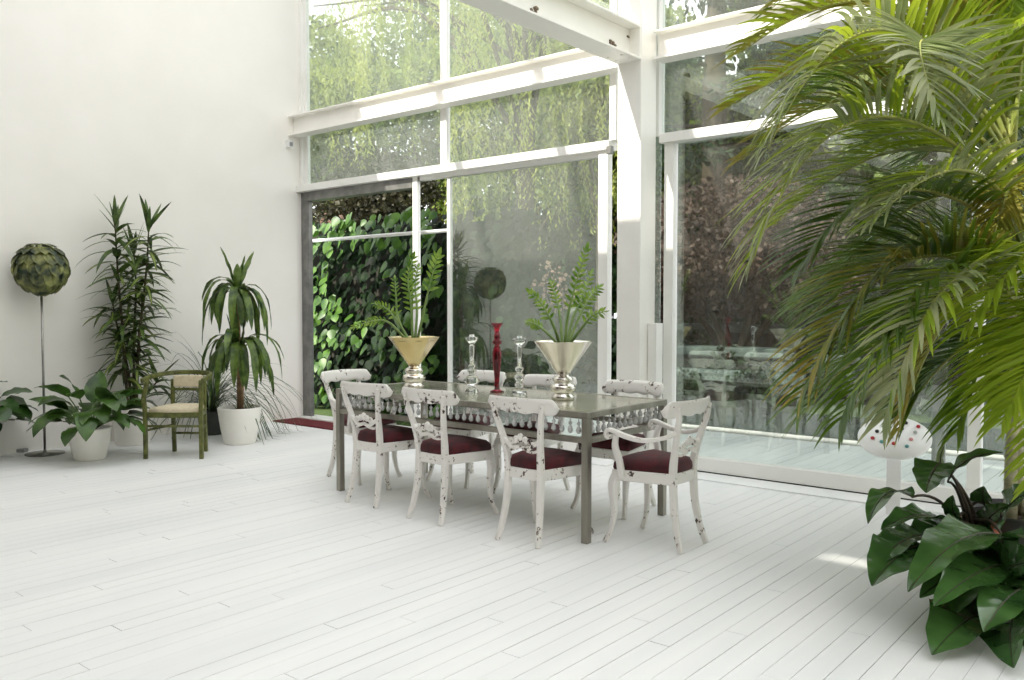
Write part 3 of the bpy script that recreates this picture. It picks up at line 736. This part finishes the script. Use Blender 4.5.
zz_plant('feathery green plant growing in the gilded vase on the left', VL, [
    ([(412,340),(411,305),(408,280),(413,258)], .05, 13, .075, .25),
    ([(420,340),(424,310),(431,280),(438,257)], -.1, 7, .10, .5),
    ([(404,338),(398,318),(396,295),(395,280)], .15, 8, .06, .35),
    ([(402,338),(388,322),(372,321),(354,327)], -.1, 10, .06, .35),
    ([(406,340),(398,322),(386,308),(375,304)], .25, 8, .065, .4),
    ([(416,340),(417,310),(415,285),(418,268)], .2, 9, .065, .3)], 3)
zz_plant('bushy feathery green plant growing in the smooth silver vase on the right', VR, [
    ([(566,347),(568,315),(577,280),(586,250)], 0, 11, .075, .38),
    ([(558,347),(553,325),(543,306),(531,293)], -.15, 8, .07, .4),
    ([(562,347),(560,318),(556,298),(551,283)], .25, 7, .06, .45),
    ([(571,347),(578,320),(588,300),(599,288)], .2, 8, .07, .4),
    ([(573,347),(582,328),(592,316),(603,312)], -.15, 6, .065, .4),
    ([(556,347),(546,332),(537,325),(528,322)], .15, 6, .06, .45),
    ([(569,347),(573,318),(583,296),(591,274)], .3, 8, .07, .45)], 8)
def candlestick(name, label, p, h, prof, mat, group=None, n=20):
    t = thing(name, label, 'candlestick', (p.x, p.y, TT), 0, group)
    k = h/prof[-1][1]; cut = [i for i, q in enumerate(prof) if q[1]*k > h*.82][0]
    mb = MB(); lathe(mb, [(r, z*k) for r, z in prof[:cut+1]], n); mb.build('stem', mat, t)
    mb = MB(); lathe(mb, [(r, z*k) for r, z in prof[cut:]], n); mb.build('cup', mat, t)
clear = [(.045,0),(.05,.012),(.04,.03),(.02,.045),(.03,.06),(.056,.085),(.06,.095),(.04,.12),(.018,.135),(.03,.15),(.034,.165),(.018,.18),(.026,.19),(.028,.2),(.016,.215),(.018,.3),(.02,.34),(.016,.36),(.03,.375),(.052,.4),(.05,.41),(.02,.412),(.018,.43)]
clear2 = [(.05,0),(.056,.012),(.05,.03),(.022,.05),(.03,.065),(.036,.08),(.02,.1),(.03,.115),(.036,.135),(.028,.155),(.018,.17),(.03,.185),(.032,.2),(.016,.215),(.016,.3),(.02,.36),(.016,.37),(.03,.385),(.056,.41),(.054,.42),(.02,.422),(.018,.44)]
redp = [(.05,0),(.052,.006),(.02,.02),(.016,.06),(.02,.12),(.03,.22),(.034,.29),(.026,.33),(.016,.35),(.034,.365),(.036,.375),(.02,.39),(.024,.41),(.018,.45),(.022,.48),(.044,.51),(.042,.515),(.02,.505),(.018,.5)]
candlestick('glass_candlestick', 'left clear glass candlestick with a diamond shaped foot', ground(472, 393, TT), .42, clear, M['crystal'], 'clear glass candlesticks', 12)
candlestick('glass_candlestick', 'right clear glass candlestick with ringed stem and bell foot', ground(519.5, 395, TT), .415, clear2, M['crystal'], 'clear glass candlesticks')
redp[-1] = (.018,.516)
candlestick('red_candlestick', 'tall slender dark red glass candlestick between the clear ones', ground(497, 392, TT), .50, redp, M['red_glass'])

# ================================================================== LEFT WALL GROUP
def pot(t, r0, r1, h, mat, rim=.012):
    mb = MB(); lathe(mb, [(.001,0),(r0*.94,0),(r0,.012),(r0+(r1-r0)*.6,h*.5),(r1,h*.94),(r1,h-.006),(r1-.004,h),(r1-rim,h),(r1-rim-.004,h-.05),(.001,h-.05)], 40)
    mb.build('pot', mat, t)
    mb = MB(); lathe(mb, [(.001,h-.028),(r1*.5,h-.03),(r1-rim-.002,h-.04)], 24); mb.build('soil', M['soil'], t)
# floor lamp
g0 = ground(45, 454); t = thing('floor_lamp', 'floor lamp with a ball shade of overlapping dried green leaves', 'lamp', (g0.x, g0.y, 0))
mb = MB(); lathe(mb, [(.001,0),(.165,0),(.17,.004),(.168,.012),(.02,.018),(.014,.04),(.001,.04)], 40); mb.build('base', M['chrome'], t)
mb = MB(); tube(mb, [(0,0,.02),(0,0,1.6)], .011, 10); mb.build('pole', M['chrome'], t)
mb = MB(); rr = random.Random(2); SR = .235; zc = 1.745
ball(mb, (0,0,zc), SR*.9, SR*.9, SR*.86, 24, 14)
for row in range(7):
    th0 = PI*(.02+.128*row)
    for k in range(15):
        a = 2*PI*(k+.5*(row % 2))/15+rr.uniform(-.06,.06); mid = []; fl_ = rr.uniform(.09,.16)
        for i in range(6):
            th = min(th0 + i/5*PI*.2, PI*.97); rad = SR*(.91+fl_*(i/5)**1.3)
            mid.append((rad*math.sin(th)*math.cos(a), rad*math.sin(th)*math.sin(a), zc+rad*1.06*math.cos(th)))
        blade(mb, mid, (-math.sin(a), math.cos(a), 0), max(.02, .074*math.sin(th0+PI*.1)), P_round, -.12, 1)
mb.build('shade', M['shade_leaf'], t)
g1 = ground(19, 452); t = thing('power_adapter', 'small grey power adapter with a white cord on the floor left of the lamp', 'adapter', (g1.x, g1.y, 0), .6)
mb = MB(); box(mb, -.075, .075, -.035, .035, 0, .035); mb.build('housing', M['plastic_grey'], t, smooth=False, bevel=.008)
mb = MB(); tube(mb, smooth_path([(-.07,0,.012),(-.2,-.02,.006),(-.3,-.12,.006),(-.28,-.28,.006),(-.1,-.3,.006),(.12,-.26,.006)], 5), .006, 6); mb.build('cord', M['plastic_white'], t)

def clampx(mb, gx): mb.v = [(max(v[0], XL+.025-gx), v[1], v[2]) for v in mb.v]      # leaves bend along the wall, not into it
def stalk_plant(name, label, g, pr, leaves, leafmat, stemmat, seed, prof, n, plen, L, W, el, dro, z0, potmat='pot', group=None, wall_clear=None):
    t = thing(name, label, 'plant', (g.x, g.y, 0), 0, group); pot(t, *pr, M[potmat])
    rr = random.Random(seed); ml, ms = MB(), MB()
    for k in range(n):
        a = k*2.399+rr.uniform(-.3,.3); e = rr.uniform(*el); pl = rr.uniform(*plen)
        if wall_clear and math.cos(a) < -.3: pl *= wall_clear
        d = Vector((math.cos(a)*math.cos(e), math.sin(a)*math.cos(e), math.sin(e)))
        st = arc_mid(Vector((math.cos(a)*.03, math.sin(a)*.03, z0)), (d+Vector((0,0,.5))), pl, .75, 6); tube(ms, st, .006, 6)
        ll = rr.uniform(*L); dd = (st[-1]-st[-2]).normalized()+Vector((d.x,d.y,0))*.5
        mid = arc_mid(st[-1], dd, ll, rr.uniform(*dro), 9)
        blade(ml, mid, d.cross(Vector((0,0,1)))+Vector((0,0,rr.uniform(-.35,.35))), ll*W, prof, .12, 2, 0, .06, 3, rr.random()*6)
    clampx(ml, g.x); clampx(ms, g.x); ms.build('stem', M[stemmat], t); ml.build('foliage', leafmat, t); return t
stalk_plant('peace_lily', 'broad-leaved green plant in the round white pot in front of the lamp', ground(90, 459), (.135,.185,.29), 0, M['lily'], 'stem', 5, P_lily, 46, (.18,.38), (.26,.38), .27, (.15,1.35), (.5,2.2), .26, wall_clear=.8)
stalk_plant('rubber_plant', 'round-leaved plant at the left edge with only its leaves showing', ground(-36, 462), (.15,.2,.3), 0, M['rubberleaf'], 'cane_dark', 9, P_round, 44, (.25,.5), (.2,.28), .46, (-.1,1.2), (.6,2.2), .28, wall_clear=.5)
# tall dracaena
g2 = ground(133, 444); t = thing('tall_dracaena', 'tall narrow-leaved dracaena in a white pot, tallest plant against the wall', 'plant', (g2.x, g2.y, 0)); pot(t, .16, .2, .43, M['pot'])
D2 = depth_of((g2.x, g2.y, .5)); rr = random.Random(12); ms, ml = MB(), MB(); loc = Vector((g2.x, g2.y, 0))
canes = [[(128,412),(124,345),(118,275),(115,222)], [(136,412),(139,340),(146,275),(149,225)], [(132,412),(128,370),(118,330),(112,300)], [(138,412),(142,400),(152,388),(158,380)], [(134,412),(134,340),(136,290),(134,250)]]
for ci, c in enumerate(canes):
    path = smooth_path([at(x, y, D2+(-.1+.08*ci))-loc for x, y in c], 8); m_ = len(path)
    tube(ms, path, lerp_list([.017,.014,.010,.006], m_), 7)
    n = (84, 84, 44, 16, 56)[ci]
    for k in range(n):
        q = (.16 if ci < 2 else .3)+(.84 if ci < 2 else .7)*k/(n-1); i = min(int(q*(m_-1)), m_-2); b_ = path[i].lerp(path[i+1], q*(m_-1)-i)
        a = k*2.399+ci; e = rr.uniform(-.25,.6) if q < .93 else rr.uniform(.8,1.4)
        d = Vector((math.cos(a)*math.cos(e), math.sin(a)*math.cos(e), math.sin(e)))
        if b_.x+d.x*.34+g2.x < XL+.05: d.x = abs(d.x)*.5
        L = rr.uniform(.3,.46)*(.8 if q >= .93 else 1); mid = arc_mid(b_, d, L, rr.uniform(.4,1.7) if q < .93 else .2, 7); s = d.cross(Vector((0,0,1)))
        s = s+Vector((0,0,rr.uniform(-.5,.5))); blade(ml, mid, s, .031, P_lance, .2, 1, 0)
        if rr.random() < .4: blade(ml, [p_+Vector((0,0,.0025)) for p_ in mid], s, .014, P_lance, .2, 1, 1)
ms.build('stem', M['cane_dark'], t); clampx(ml, g2.x); ml.build('foliage', [M['drac'], M['drac_lime']], t)
# corn plant with two tiers
g3 = ground(240, 443); t = thing('corn_plant', 'dracaena with two drooping leaf tiers on one cane, white pot by the door', 'plant', (g3.x, g3.y, 0)); pot(t, .16, .215, .37, M['pot'])
rr = random.Random(4); ms, ml = MB(), MB(); tube(ms, [(0,0,.3),(.0,0,1.0),(-.02,0,1.58)], [.026,.023,.022], 10); tube(ms, [(0.03,0,.3),(.05,.02,1.0)], [.02,.018], 8)
for (zc_, n, L0, L1, r0) in ((1.52, 30, .36, .78, .02), (.97, 34, .36, .82, .05)):
    for k in range(n):
        a = k*2.399+rr.uniform(-.2,.2); e = rr.uniform(.1,1.2) if k < n-4 else rr.uniform(1.1,1.5)
        d = Vector((math.cos(a)*math.cos(e), math.sin(a)*math.cos(e), math.sin(e))); L = rr.uniform(L0, L1)*(1 if k < n-4 else .6)
        b_ = Vector((r0*math.cos(a)-.01, r0*math.sin(a), zc_+.06*k/n)); mid = arc_mid(b_, d, L, rr.uniform(3.4,7.0) if k < n-4 else .3, 11); s = d.cross(Vector((0,0,1)))
        blade(ml, mid, s, .038, P_strap, .22, 2, 0, .12, 3.2, rr.random()*6)
ms.build('cane', M['cane'], t); ml.build('foliage', M['corn'], t)
# grassy ponytail plant behind
g4 = ground(212, 434); t = thing('ponytail_plant', 'thin grassy arching plant in a dark pot behind the green chair', 'plant', (g4.x, g4.y, 0)); pot(t, .12, .15, .26, M['dark_pot'])
rr = random.Random(8); ml = MB()
for k in range(150):
    a = rr.uniform(0, 2*PI); e = rr.uniform(.5,1.5); d = Vector((math.cos(a)*math.cos(e), math.sin(a)*math.cos(e), math.sin(e)))
    L = rr.uniform(.6,1.15)
    if d.x < -.2: L *= .6
    mid = arc_mid((.02*math.cos(a), .02*math.sin(a), .25), d, L, rr.uniform(1.6,3.6), 12)
    mid = [Vector((p_.x, p_.y, max(p_.z, .012+.004*(k % 5)))) for p_ in mid]
    blade(ml, mid, d.cross(Vector((0,0,1))), .0055, P_strap, .3, 1)
for k in range(34):     # long blades sweeping to the door side
    a = rr.uniform(-.1,.95); e = rr.uniform(.75,1.25); d = Vector((math.cos(a)*math.cos(e), math.sin(a)*math.cos(e), math.sin(e)))
    mid = arc_mid((0,0,.25), d, rr.uniform(1.1,1.65), rr.uniform(2.8,4.6), 14); mid = [Vector((p_.x, p_.y, max(p_.z, .012+.004*(k % 6)))) for p_ in mid]
    blade(ml, mid, d.cross(Vector((0,0,1))), .007, P_strap, .3, 1)
clampx(ml, g4.x); ml.build('foliage', M['grassy'], t)
# olive chair
c0 = Vector((-7.475, 4.165, 0)); t = thing('olive_chair', 'small olive green wooden armchair with cream seat and back pad', 'chair', c0, math.radians(39.7)+PI)   # front is +Y local, turned to the room
ol_ = M['olive']
for s in (-1, 1):
    mb = MB(); sweep(mb, smooth_path([(s*.255,.19,0),(s*.255,.19,.42),(s*.262,.195,.55),(s*.25,.17,.66),(s*.245,.15,.715)], 4), .034, .036, (1,0,0)); mb.build('leg', ol_, t, bevel=.004)
    mb = MB(); sweep(mb, [(s*.15,-.215,0),(s*.15,-.19,.42),(s*.15,-.2,.70)], .034, .034, (1,0,0)); mb.build('leg', ol_, t, bevel=.004)
mb = MB(); vs = [(x,y,z) for z in (.375,.425) for x,y in ((-.255,.19),(.255,.19),(.17,-.2),(-.17,-.2))]
mb.add(vs, [(3,2,1,0),(4,5,6,7),(0,1,5,4),(1,2,6,5),(2,3,7,6),(3,0,4,7)]); mb.build('seat_frame', ol_, t, smooth=False, bevel=.005)
mb = MB(); vs = []; fs = []
for (sc, z) in ((1,.425),(1.01,.445),(.95,.465),(.7,.475),(.01,.478)): vs += [(x*sc, y*sc, z) for x,y in ((-.225,.18),(0,.19),(.225,.18),(.2,0),(.155,-.17),(0,-.18),(-.155,-.17),(-.2,0))]
for k in range(4):
    for i in range(8): fs.append((k*8+i, k*8+(i+1)%8, k*8+8+(i+1)%8, k*8+8+i))
mb.add(vs, fs); mb.build('seat_cushion', M['cream'], t)
mb = MB(); p = smooth_path([(-.275,.2,.715),(-.275,.05,.735),(-.235,-.13,.75),(-.13,-.21,.76),(0,-.225,.763),(.13,-.21,.76),(.235,-.13,.75),(.275,.05,.735),(.275,.2,.715)], 4)
sweep(mb, p, .042, .03, (0,0,1)); o = mb.build('arm_rail', ol_, t, bevel=.006)
mb = MB(); box(mb, -.14, .14, -.215, -.175, .625, .735); mb.build('back_pad', M['cream'], t, smooth=False, bevel=.012, seg=3)
mb = MB(); box(mb, -.15, .15, -.21, -.18, .59, .615)
mb.build('back_rail', ol_, t, smooth=False, bevel=.003)
for (a, b_) in (((-.255,.19,.3),(.255,.19,.3)), ((-.255,.19,.26),(-.15,-.2,.26)), ((.255,.19,.26),(.15,-.2,.26)), ((-.15,-.2,.18),(.15,-.2,.18))):
    mb = MB(); tube(mb, [a, b_], .011, 8); mb.build('stretcher', ol_, t)
# red mat
mb = MB(); mp = [(-8.8,6.10),(-7.35,6.12),(-7.33,6.44),(-8.93,6.44)]
box(mb, -8.8, -7.35, 6.08, 6.43, .0, .016); o = mb.build('door_mat', M['mat_red'], smooth=False, bevel=.005)
tag(o, 'long dark red mat on the floor in front of the open garden door', 'mat')

# ================================================================== RIGHT SIDE
# tilted round stand with coloured knobs
g5 = ground(893, 513); t = thing('display_stand', 'round white tilted stand with coloured knobs in front of the glass', 'stand', (g5.x, g5.y, 0), math.radians(15.5))
D5 = depth_of((g5.x, g5.y, .5)); zc = CAMH - (437-305.5)/F*D5
mb = MB(); box(mb, -.045, .045, -.045, .045, 0, zc-.03); mb.build('post', M['lacquer'], t, smooth=False, bevel=.004)
tilt = math.radians(29); rt = Matrix.Rotation(tilt, 3, 'X'); cz = Vector((0,-.03,zc))
def onplate(x, y, z): return cz + rt @ Vector((x, y, z))
rp = 34/F*D5; mb = MB(); lathe(mb, [(.001,-.012),(rp-.006,-.012),(rp,-.006),(rp,.006),(rp-.006,.012),(.001,.012)], 48); mb.v = [tuple(onplate(*v)) for v in mb.v]; mb.build('plate', M['lacquer'], t)
for (px, py, c) in ((904,427,'black'),(916,430,'red'),(900,433,'black'),(888,432,'black'),(884,438.5,'black'),(913,436,'grey'),(897,440,'grey'),(909,443,'pink'),(892.5,448,'red'),(905,450,'teal'),(881,447,'teal'),(872,444,'red'),(890,442,'black'),(876,437,'black')):
    q = ((px-893)/36*rp, -(py-440.5)/20.3*rp); mb = MB()
    ball(mb, (q[0], q[1], .018), .014, .014, .011, 10, 6); mb.v = [tuple(onplate(*v)) for v in mb.v]
    o = mb.build('knob', M['knob_'+c], t); o['label'] = f'{c} knob'

# areca palm -------------------------------------------------------
gp_ = ground(1018, 574); PL = Vector((gp_.x, gp_.y, 0))
pm = thing('areca_palm', 'large arching feather palm filling the right side in front of the glass', 'palm', PL)
pot(pm, .2, .26, .34, M['dark_pot'])
rr = random.Random(20)
DP = depth_of(PL)
def PP(px, py, dd): return at(px, py, DP+dd) - PL
stems = [[(1018,540,0),(1016,400,.0),(1013,280,.0),(1012,150,0)], [(1030,540,.1),(1040,400,.15),(1046,280,.2),(1050,180,.2)], [(1010,540,-.1),(1012,440,-.15),(1022,340,-.25),(1024,300,-.3)], [(1026,540,-.1),(1046,430,-.2),(1060,340,-.3),(1066,300,-.3)]]
for i, s in enumerate(stems):
    mb = MB(); p = smooth_path([PP(*q) for q in s], 6); p[0].z = .3
    tube(mb, p, lerp_list([.034,.028,.03,.022], len(p)), 10)
    # rings
    for k in range(3, len(p)-2, 2): tube(mb, [p[k]-Vector((0,0,.004)), p[k]+Vector((0,0,.004))], .033, 10)
    mb.build('stem', M['palm_trunk'], pm)
def frond(a, b_, c, L=.4, n=38, mat='palm', roll=0., hang=1.2, t0=.14, wid=.0155, vee=.35, fwd_=.75, tipmat=None, seed=0):
    rr = random.Random(seed+int(a[0]*7+b_[1]*3+c[0])); pa, pb, pc = PP(*a), PP(*b_), PP(*c)
    ctrl = pb*2 - (pa+pc)/2
    path = bez(pa, ctrl, pc, 40); mb = MB()
    tube(mb, path, lerp_list([.014,.009,.006,.002], 40), 6, 1)
    zup = Vector((0,0,1))
    n = int(n*1.25)
    for k in range(n):
        q = t0+(1-t0)*(k+.5)/n; i = min(int(q*39), 38); p = path[i].lerp(path[i+1], q*39-i); T = (path[i+1]-path[i]).normalized()
        s = T.cross(zup); s = s.normalized() if s.length > .15 else RIGHT.copy()
        s = Matrix.Rotation(roll, 3, T) @ s; up = s.cross(T)
        ll = L*(.45+.75*math.sin(PI*min(1,(q*.80+.14)))**.9)*(1 if q < .9 else .75)
        for sg in (-1, 1):
            d = s*sg*(1-.45*q) + T*(fwd_*(.55+.75*q)) + up*(vee+rr.uniform(-.12,.12)) + T*rr.uniform(-.12,.12)
            l2 = ll*rr.uniform(.88,1.08); mid = arc_mid(p, d, l2, .5*hang*rr.uniform(.6,1.35), 7)
            mi = 2 if (tipmat and rr.random() < .35+.4*q) else 0
            blade(mb, mid, d.cross(up) + up*rr.uniform(-.25,.25), wid*rr.uniform(.85,1.15), P_lance, .35, 1, mi)
    mats = [M[mat], M['rachis']] + ([M[tipmat]] if tipmat else [])
    return mb.build('frond', mats, pm)
frond((1012,155,0), (905,8,-.15), (742,52,-.2), .40, 44, 'palm', .15, 1.0, tipmat='palm_gold')
frond((1012,160,0), (890,30,-.45), (768,150,-.7), .42, 40, 'palm', .3, 1.6, tipmat='palm_dry')
frond((1013,170,0), (930,45,-.75), (940,120,-1.25), .34, 36, 'palm_dry', -.3, .9)
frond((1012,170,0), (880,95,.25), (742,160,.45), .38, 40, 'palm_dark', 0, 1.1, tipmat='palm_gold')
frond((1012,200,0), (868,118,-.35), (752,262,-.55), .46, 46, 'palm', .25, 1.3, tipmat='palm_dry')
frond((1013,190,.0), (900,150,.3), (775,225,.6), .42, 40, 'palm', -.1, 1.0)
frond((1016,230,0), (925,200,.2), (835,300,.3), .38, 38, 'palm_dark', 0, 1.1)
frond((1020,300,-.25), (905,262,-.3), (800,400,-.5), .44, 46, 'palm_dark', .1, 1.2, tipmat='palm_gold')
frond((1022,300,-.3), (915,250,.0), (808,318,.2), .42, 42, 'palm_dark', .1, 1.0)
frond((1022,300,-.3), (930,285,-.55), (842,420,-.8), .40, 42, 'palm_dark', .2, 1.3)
frond((1024,310,-.3), (955,280,-.75), (885,420,-1.0), .34, 40, 'palm', .2, 1.2, tipmat='palm_dry')
frond((1024,310,-.3), (955,310,-.1), (900,430,-.0), .30, 32, 'palm_gold', 0, 1.6)
frond((1012,150,0), (965,0,.1), (850,-60,.2), .42, 40, 'palm', 0, 1.1)
frond((1012,150,0), (1000,-20,-.2), (930,-60,-.4), .44, 40, 'palm', .4, 1.2)
frond((1014,150,0), (1030,10,-.2), (1060,-50,-.3), .42, 36, 'palm', 0, 1.2)
frond((1050,180,.2), (1010,40,.2), (900,0,.4), .44, 40, 'palm', 0, 1.2)
frond((1050,180,.2), (1060,40,-.2), (1000,40,-.7), .40, 38, 'palm', .3, 1.2)
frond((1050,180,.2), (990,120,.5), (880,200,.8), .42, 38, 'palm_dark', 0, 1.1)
frond((1066,300,-.3), (1040,250,-.6), (965,330,-.9), .36, 38, 'palm', .2, 1.2)
frond((1066,300,-.3), (1060,300,-.7), (1005,420,-1.0), .36, 38, 'palm', .2, 1.1)
frond((1066,300,-.3), (1050,320,-.5), (990,400,-.6), .34, 36, 'palm', -.2, 1.0)
frond((1066,300,-.3), (1080,330,-.7), (1040,480,-1.0), .34, 36, 'palm', .1, 1.0)
frond((1014,180,-.02), (1008,190,-.2), (985,275,-.28), .22, 26, 'palm_gold', 0, 2.2)
frond((1024,200,-.05), (1018,215,-.2), (1000,285,-.3), .22, 26, 'palm_gold', .3, 2.2, tipmat='palm_dry')
frond((1012,165,0), (960,90,.35), (850,75,.6), .40, 38, 'palm', 0, 1.0)
frond((1016,220,0), (960,170,-.5), (870,225,-.8), .34, 36, 'palm', .2, 1.3, tipmat='palm_dry')

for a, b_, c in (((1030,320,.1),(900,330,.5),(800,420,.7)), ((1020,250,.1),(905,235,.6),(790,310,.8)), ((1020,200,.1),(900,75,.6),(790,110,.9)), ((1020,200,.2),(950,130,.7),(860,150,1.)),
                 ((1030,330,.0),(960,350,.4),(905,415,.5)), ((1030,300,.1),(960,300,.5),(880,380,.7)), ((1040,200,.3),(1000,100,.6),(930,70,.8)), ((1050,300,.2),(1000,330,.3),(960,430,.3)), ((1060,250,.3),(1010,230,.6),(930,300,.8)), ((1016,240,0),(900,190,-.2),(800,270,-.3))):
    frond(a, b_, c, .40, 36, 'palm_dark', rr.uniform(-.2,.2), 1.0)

frond((1012,150,.05), (880,62,.1), (728,108,.2), .38, 42, 'palm', .1, 1.0, tipmat='palm_gold')
frond((1012,140,.1), (900,-25,.3), (770,10,.5), .36, 40, 'palm_dark', 0, 1.0, tipmat='palm_gold')

# philodendron -----------------------------------------------------
gq = ground(968, 584); QL = Vector((gq.x, gq.y, 0)); DQ = depth_of(QL)
ph = thing('philodendron', 'glossy big-leaved philodendron in a terracotta pot at the lower right corner', 'plant', QL)
pot(ph, .10, .135, .31, M['terra'])
def QQ(px, py, dd): return at(px, py, DQ+dd) - QL
rr = random.Random(40)
def big_leaf(base, tip, W, bow=.06, face=(0,-.45,1), mat='philo', prof=P_heart, lob=.10, root=None, dtip=0):
    b_, t_ = QQ(*base), QQ(*tip); fn = Vector(face).normalized()
    T = (t_-b_); L = T.length; side = T.cross(fn).normalized(); nn = side.cross(T.normalized())
    mid = bez(b_, (b_+t_)/2 + nn*bow*2, t_, 34); mb = MB()
    W = W*1.3; blade(mb, mid, side, W, prof, .16, 5, 0, .11, 3, rr.random()*6, .08, lob*.7, .035)
    # paler midrib and veins stand a little proud of the blade
    o = mb.build('leaf', M[mat], ph)
    ms = MB(); r_ = root or Vector((rr.uniform(-.05,.05), rr.uniform(-.05,.05), .28))
    c_ = (r_+b_)/2 + Vector((0,0,.12)); tube(ms, bez(r_, c_, b_, 10), lerp_list([.011,.008,.006], 10), 7)
    tube(ms, [m_+nn*.002 for m_ in mid], lerp_list([.005,.003,.001], 34), 5)
    ms.build('stalk', M['philo_stem'], o); return o
big_leaf((940,463,.0), (926,493,-.05), .085, .02, (-.3,-.9,.35), lob=.0)
big_leaf((944,472,.05), (945,446,.05), .035, .02, (-.6,-.6,.2), 'philo_pale', P_lance, 0)
big_leaf((948,482,-.05), (1004,453,-.2), .05, .05, (-.1,-.3,1), lob=0, prof=P_lily)
big_leaf((912,497,-.1), (868,524,-.35), .06, .08, (-.2,-.2,1), lob=0, prof=P_lily)
big_leaf((945,522,-.1), (881,530,-.3), .085, .05, (0,-.25,1))
big_leaf((936,536,-.15), (874,570,-.45), .10, .06, (-.2,-.6,1))
big_leaf((925,545,-.25), (872,586,-.55), .13, .05, (-.1,-.9,.8), lob=.05)
big_leaf((1003,537,-.3), (908,592,-.85), .125, .10, (-.1,-.75,.9), lob=.12)
big_leaf((1016,566,-.35), (934,606,-.9), .12, .06, (0,-.8,.8), lob=.2)
big_leaf((1000,560,-.2), (920,598,-.6), .11, .05, (0,-.7,.9), lob=.15)
big_leaf((992,612,-.45), (932,655,-.95), .15, .05, (.0,-.9,.7), lob=.15)
big_leaf((1030,590,-.5), (984,632,-1.0), .12, .06, (0,-.9,.7), lob=.1)
big_leaf((1024,605,-.5), (1014,668,-1.1), .13, .05, (-.3,-.9,.5), lob=.1)
big_leaf((985,505,.0), (984,486,-.05), .045, .02, (-.2,-1,.2), lob=0, prof=P_lily)
big_leaf((958,520,-.1), (953,495,-.15), .04, .02, (-.4,-.9,.2), lob=0, prof=P_lily)
big_leaf((985,530,-.1), (1010,505,-.2), .06, .03, (0,-.6,.9), lob=.05)
big_leaf((1005,520,-.1), (1040,490,-.3), .09, .04, (0,-.6,.9), lob=.1)
big_leaf((1000,585,-.4), (1045,560,-.8), .12, .05, (-.2,-.9,.7), lob=.1)
big_leaf((975,545,-.2), (945,570,-.5), .10, .05, (0,-.8,.8), lob=.1)
big_leaf((1030,625,-.5), (1060,660,-1.0), .12, .05, (-.2,-.9,.7), lob=.1)
big_leaf((960,530,-.05), (905,545,-.2), .09, .05, (0,-.3,1), lob=.1)
big_leaf((1000,545,.1), (1030,530,.1), .09, .05, (0,-.8,.8), lob=.1)

big_leaf((985,560,-.25), (955,615,-.65), .12, .05, (-.1,-.9,.6), lob=.1)
big_leaf((1012,575,-.3), (985,600,-.75), .11, .05, (.1,-.9,.6), lob=.1)
big_leaf((995,535,-.15), (1000,575,-.5), .10, .05, (.1,-.9,.6), lob=.1)
big_leaf((1005,560,-.3), (1020,625,-.8), .12, .05, (.2,-.9,.5), lob=.1)
big_leaf((985,580,-.3), (965,640,-.7), .11, .05, (0,-.95,.5), lob=.1)

# ================================================================== LIGHT, CAMERA
sc = bpy.context.scene
w = bpy.data.worlds.new('sky'); sc.world = w; w.use_nodes = True
bg = w.node_tree.nodes['Background']; bg.inputs[0].default_value = (.965,.98,1.0,1); bg.inputs[1].default_value = 1.35
sd = bpy.data.lights.new('sun', 'SUN'); sd.energy = 4.2; sd.angle = math.radians(.6); sd.color = (1.0,.95,.84)
so = bpy.data.objects.new('sun', sd); COL.objects.link(so)
so.rotation_euler = Vector((.2,.76,-.60)).to_track_quat('-Z', 'Y').to_euler(); so.location = (0,-6,12)
cd = bpy.data.cameras.new('camera'); cd.sensor_width = 36; cd.lens = F/1024*36; cd.clip_end = 200
co = bpy.data.objects.new('camera', cd); COL.objects.link(co); co.location = CAM; co.rotation_euler = (PI/2-PITCH, 0, YAW)
sc.camera = co
sc.view_settings.view_transform = 'Standard'; sc.view_settings.look = 'None'; sc.view_settings.gamma = 1
sc.view_settings.use_curve_mapping = False; sc.view_settings.exposure = .64
cy = sc.cycles; cy.max_bounces = 12; cy.diffuse_bounces = 6; cy.glossy_bounces = 5; cy.transmission_bounces = 8; cy.transparent_max_bounces = 24
cy.caustics_reflective = False; cy.caustics_refractive = False; cy.sample_clamp_indirect = 8
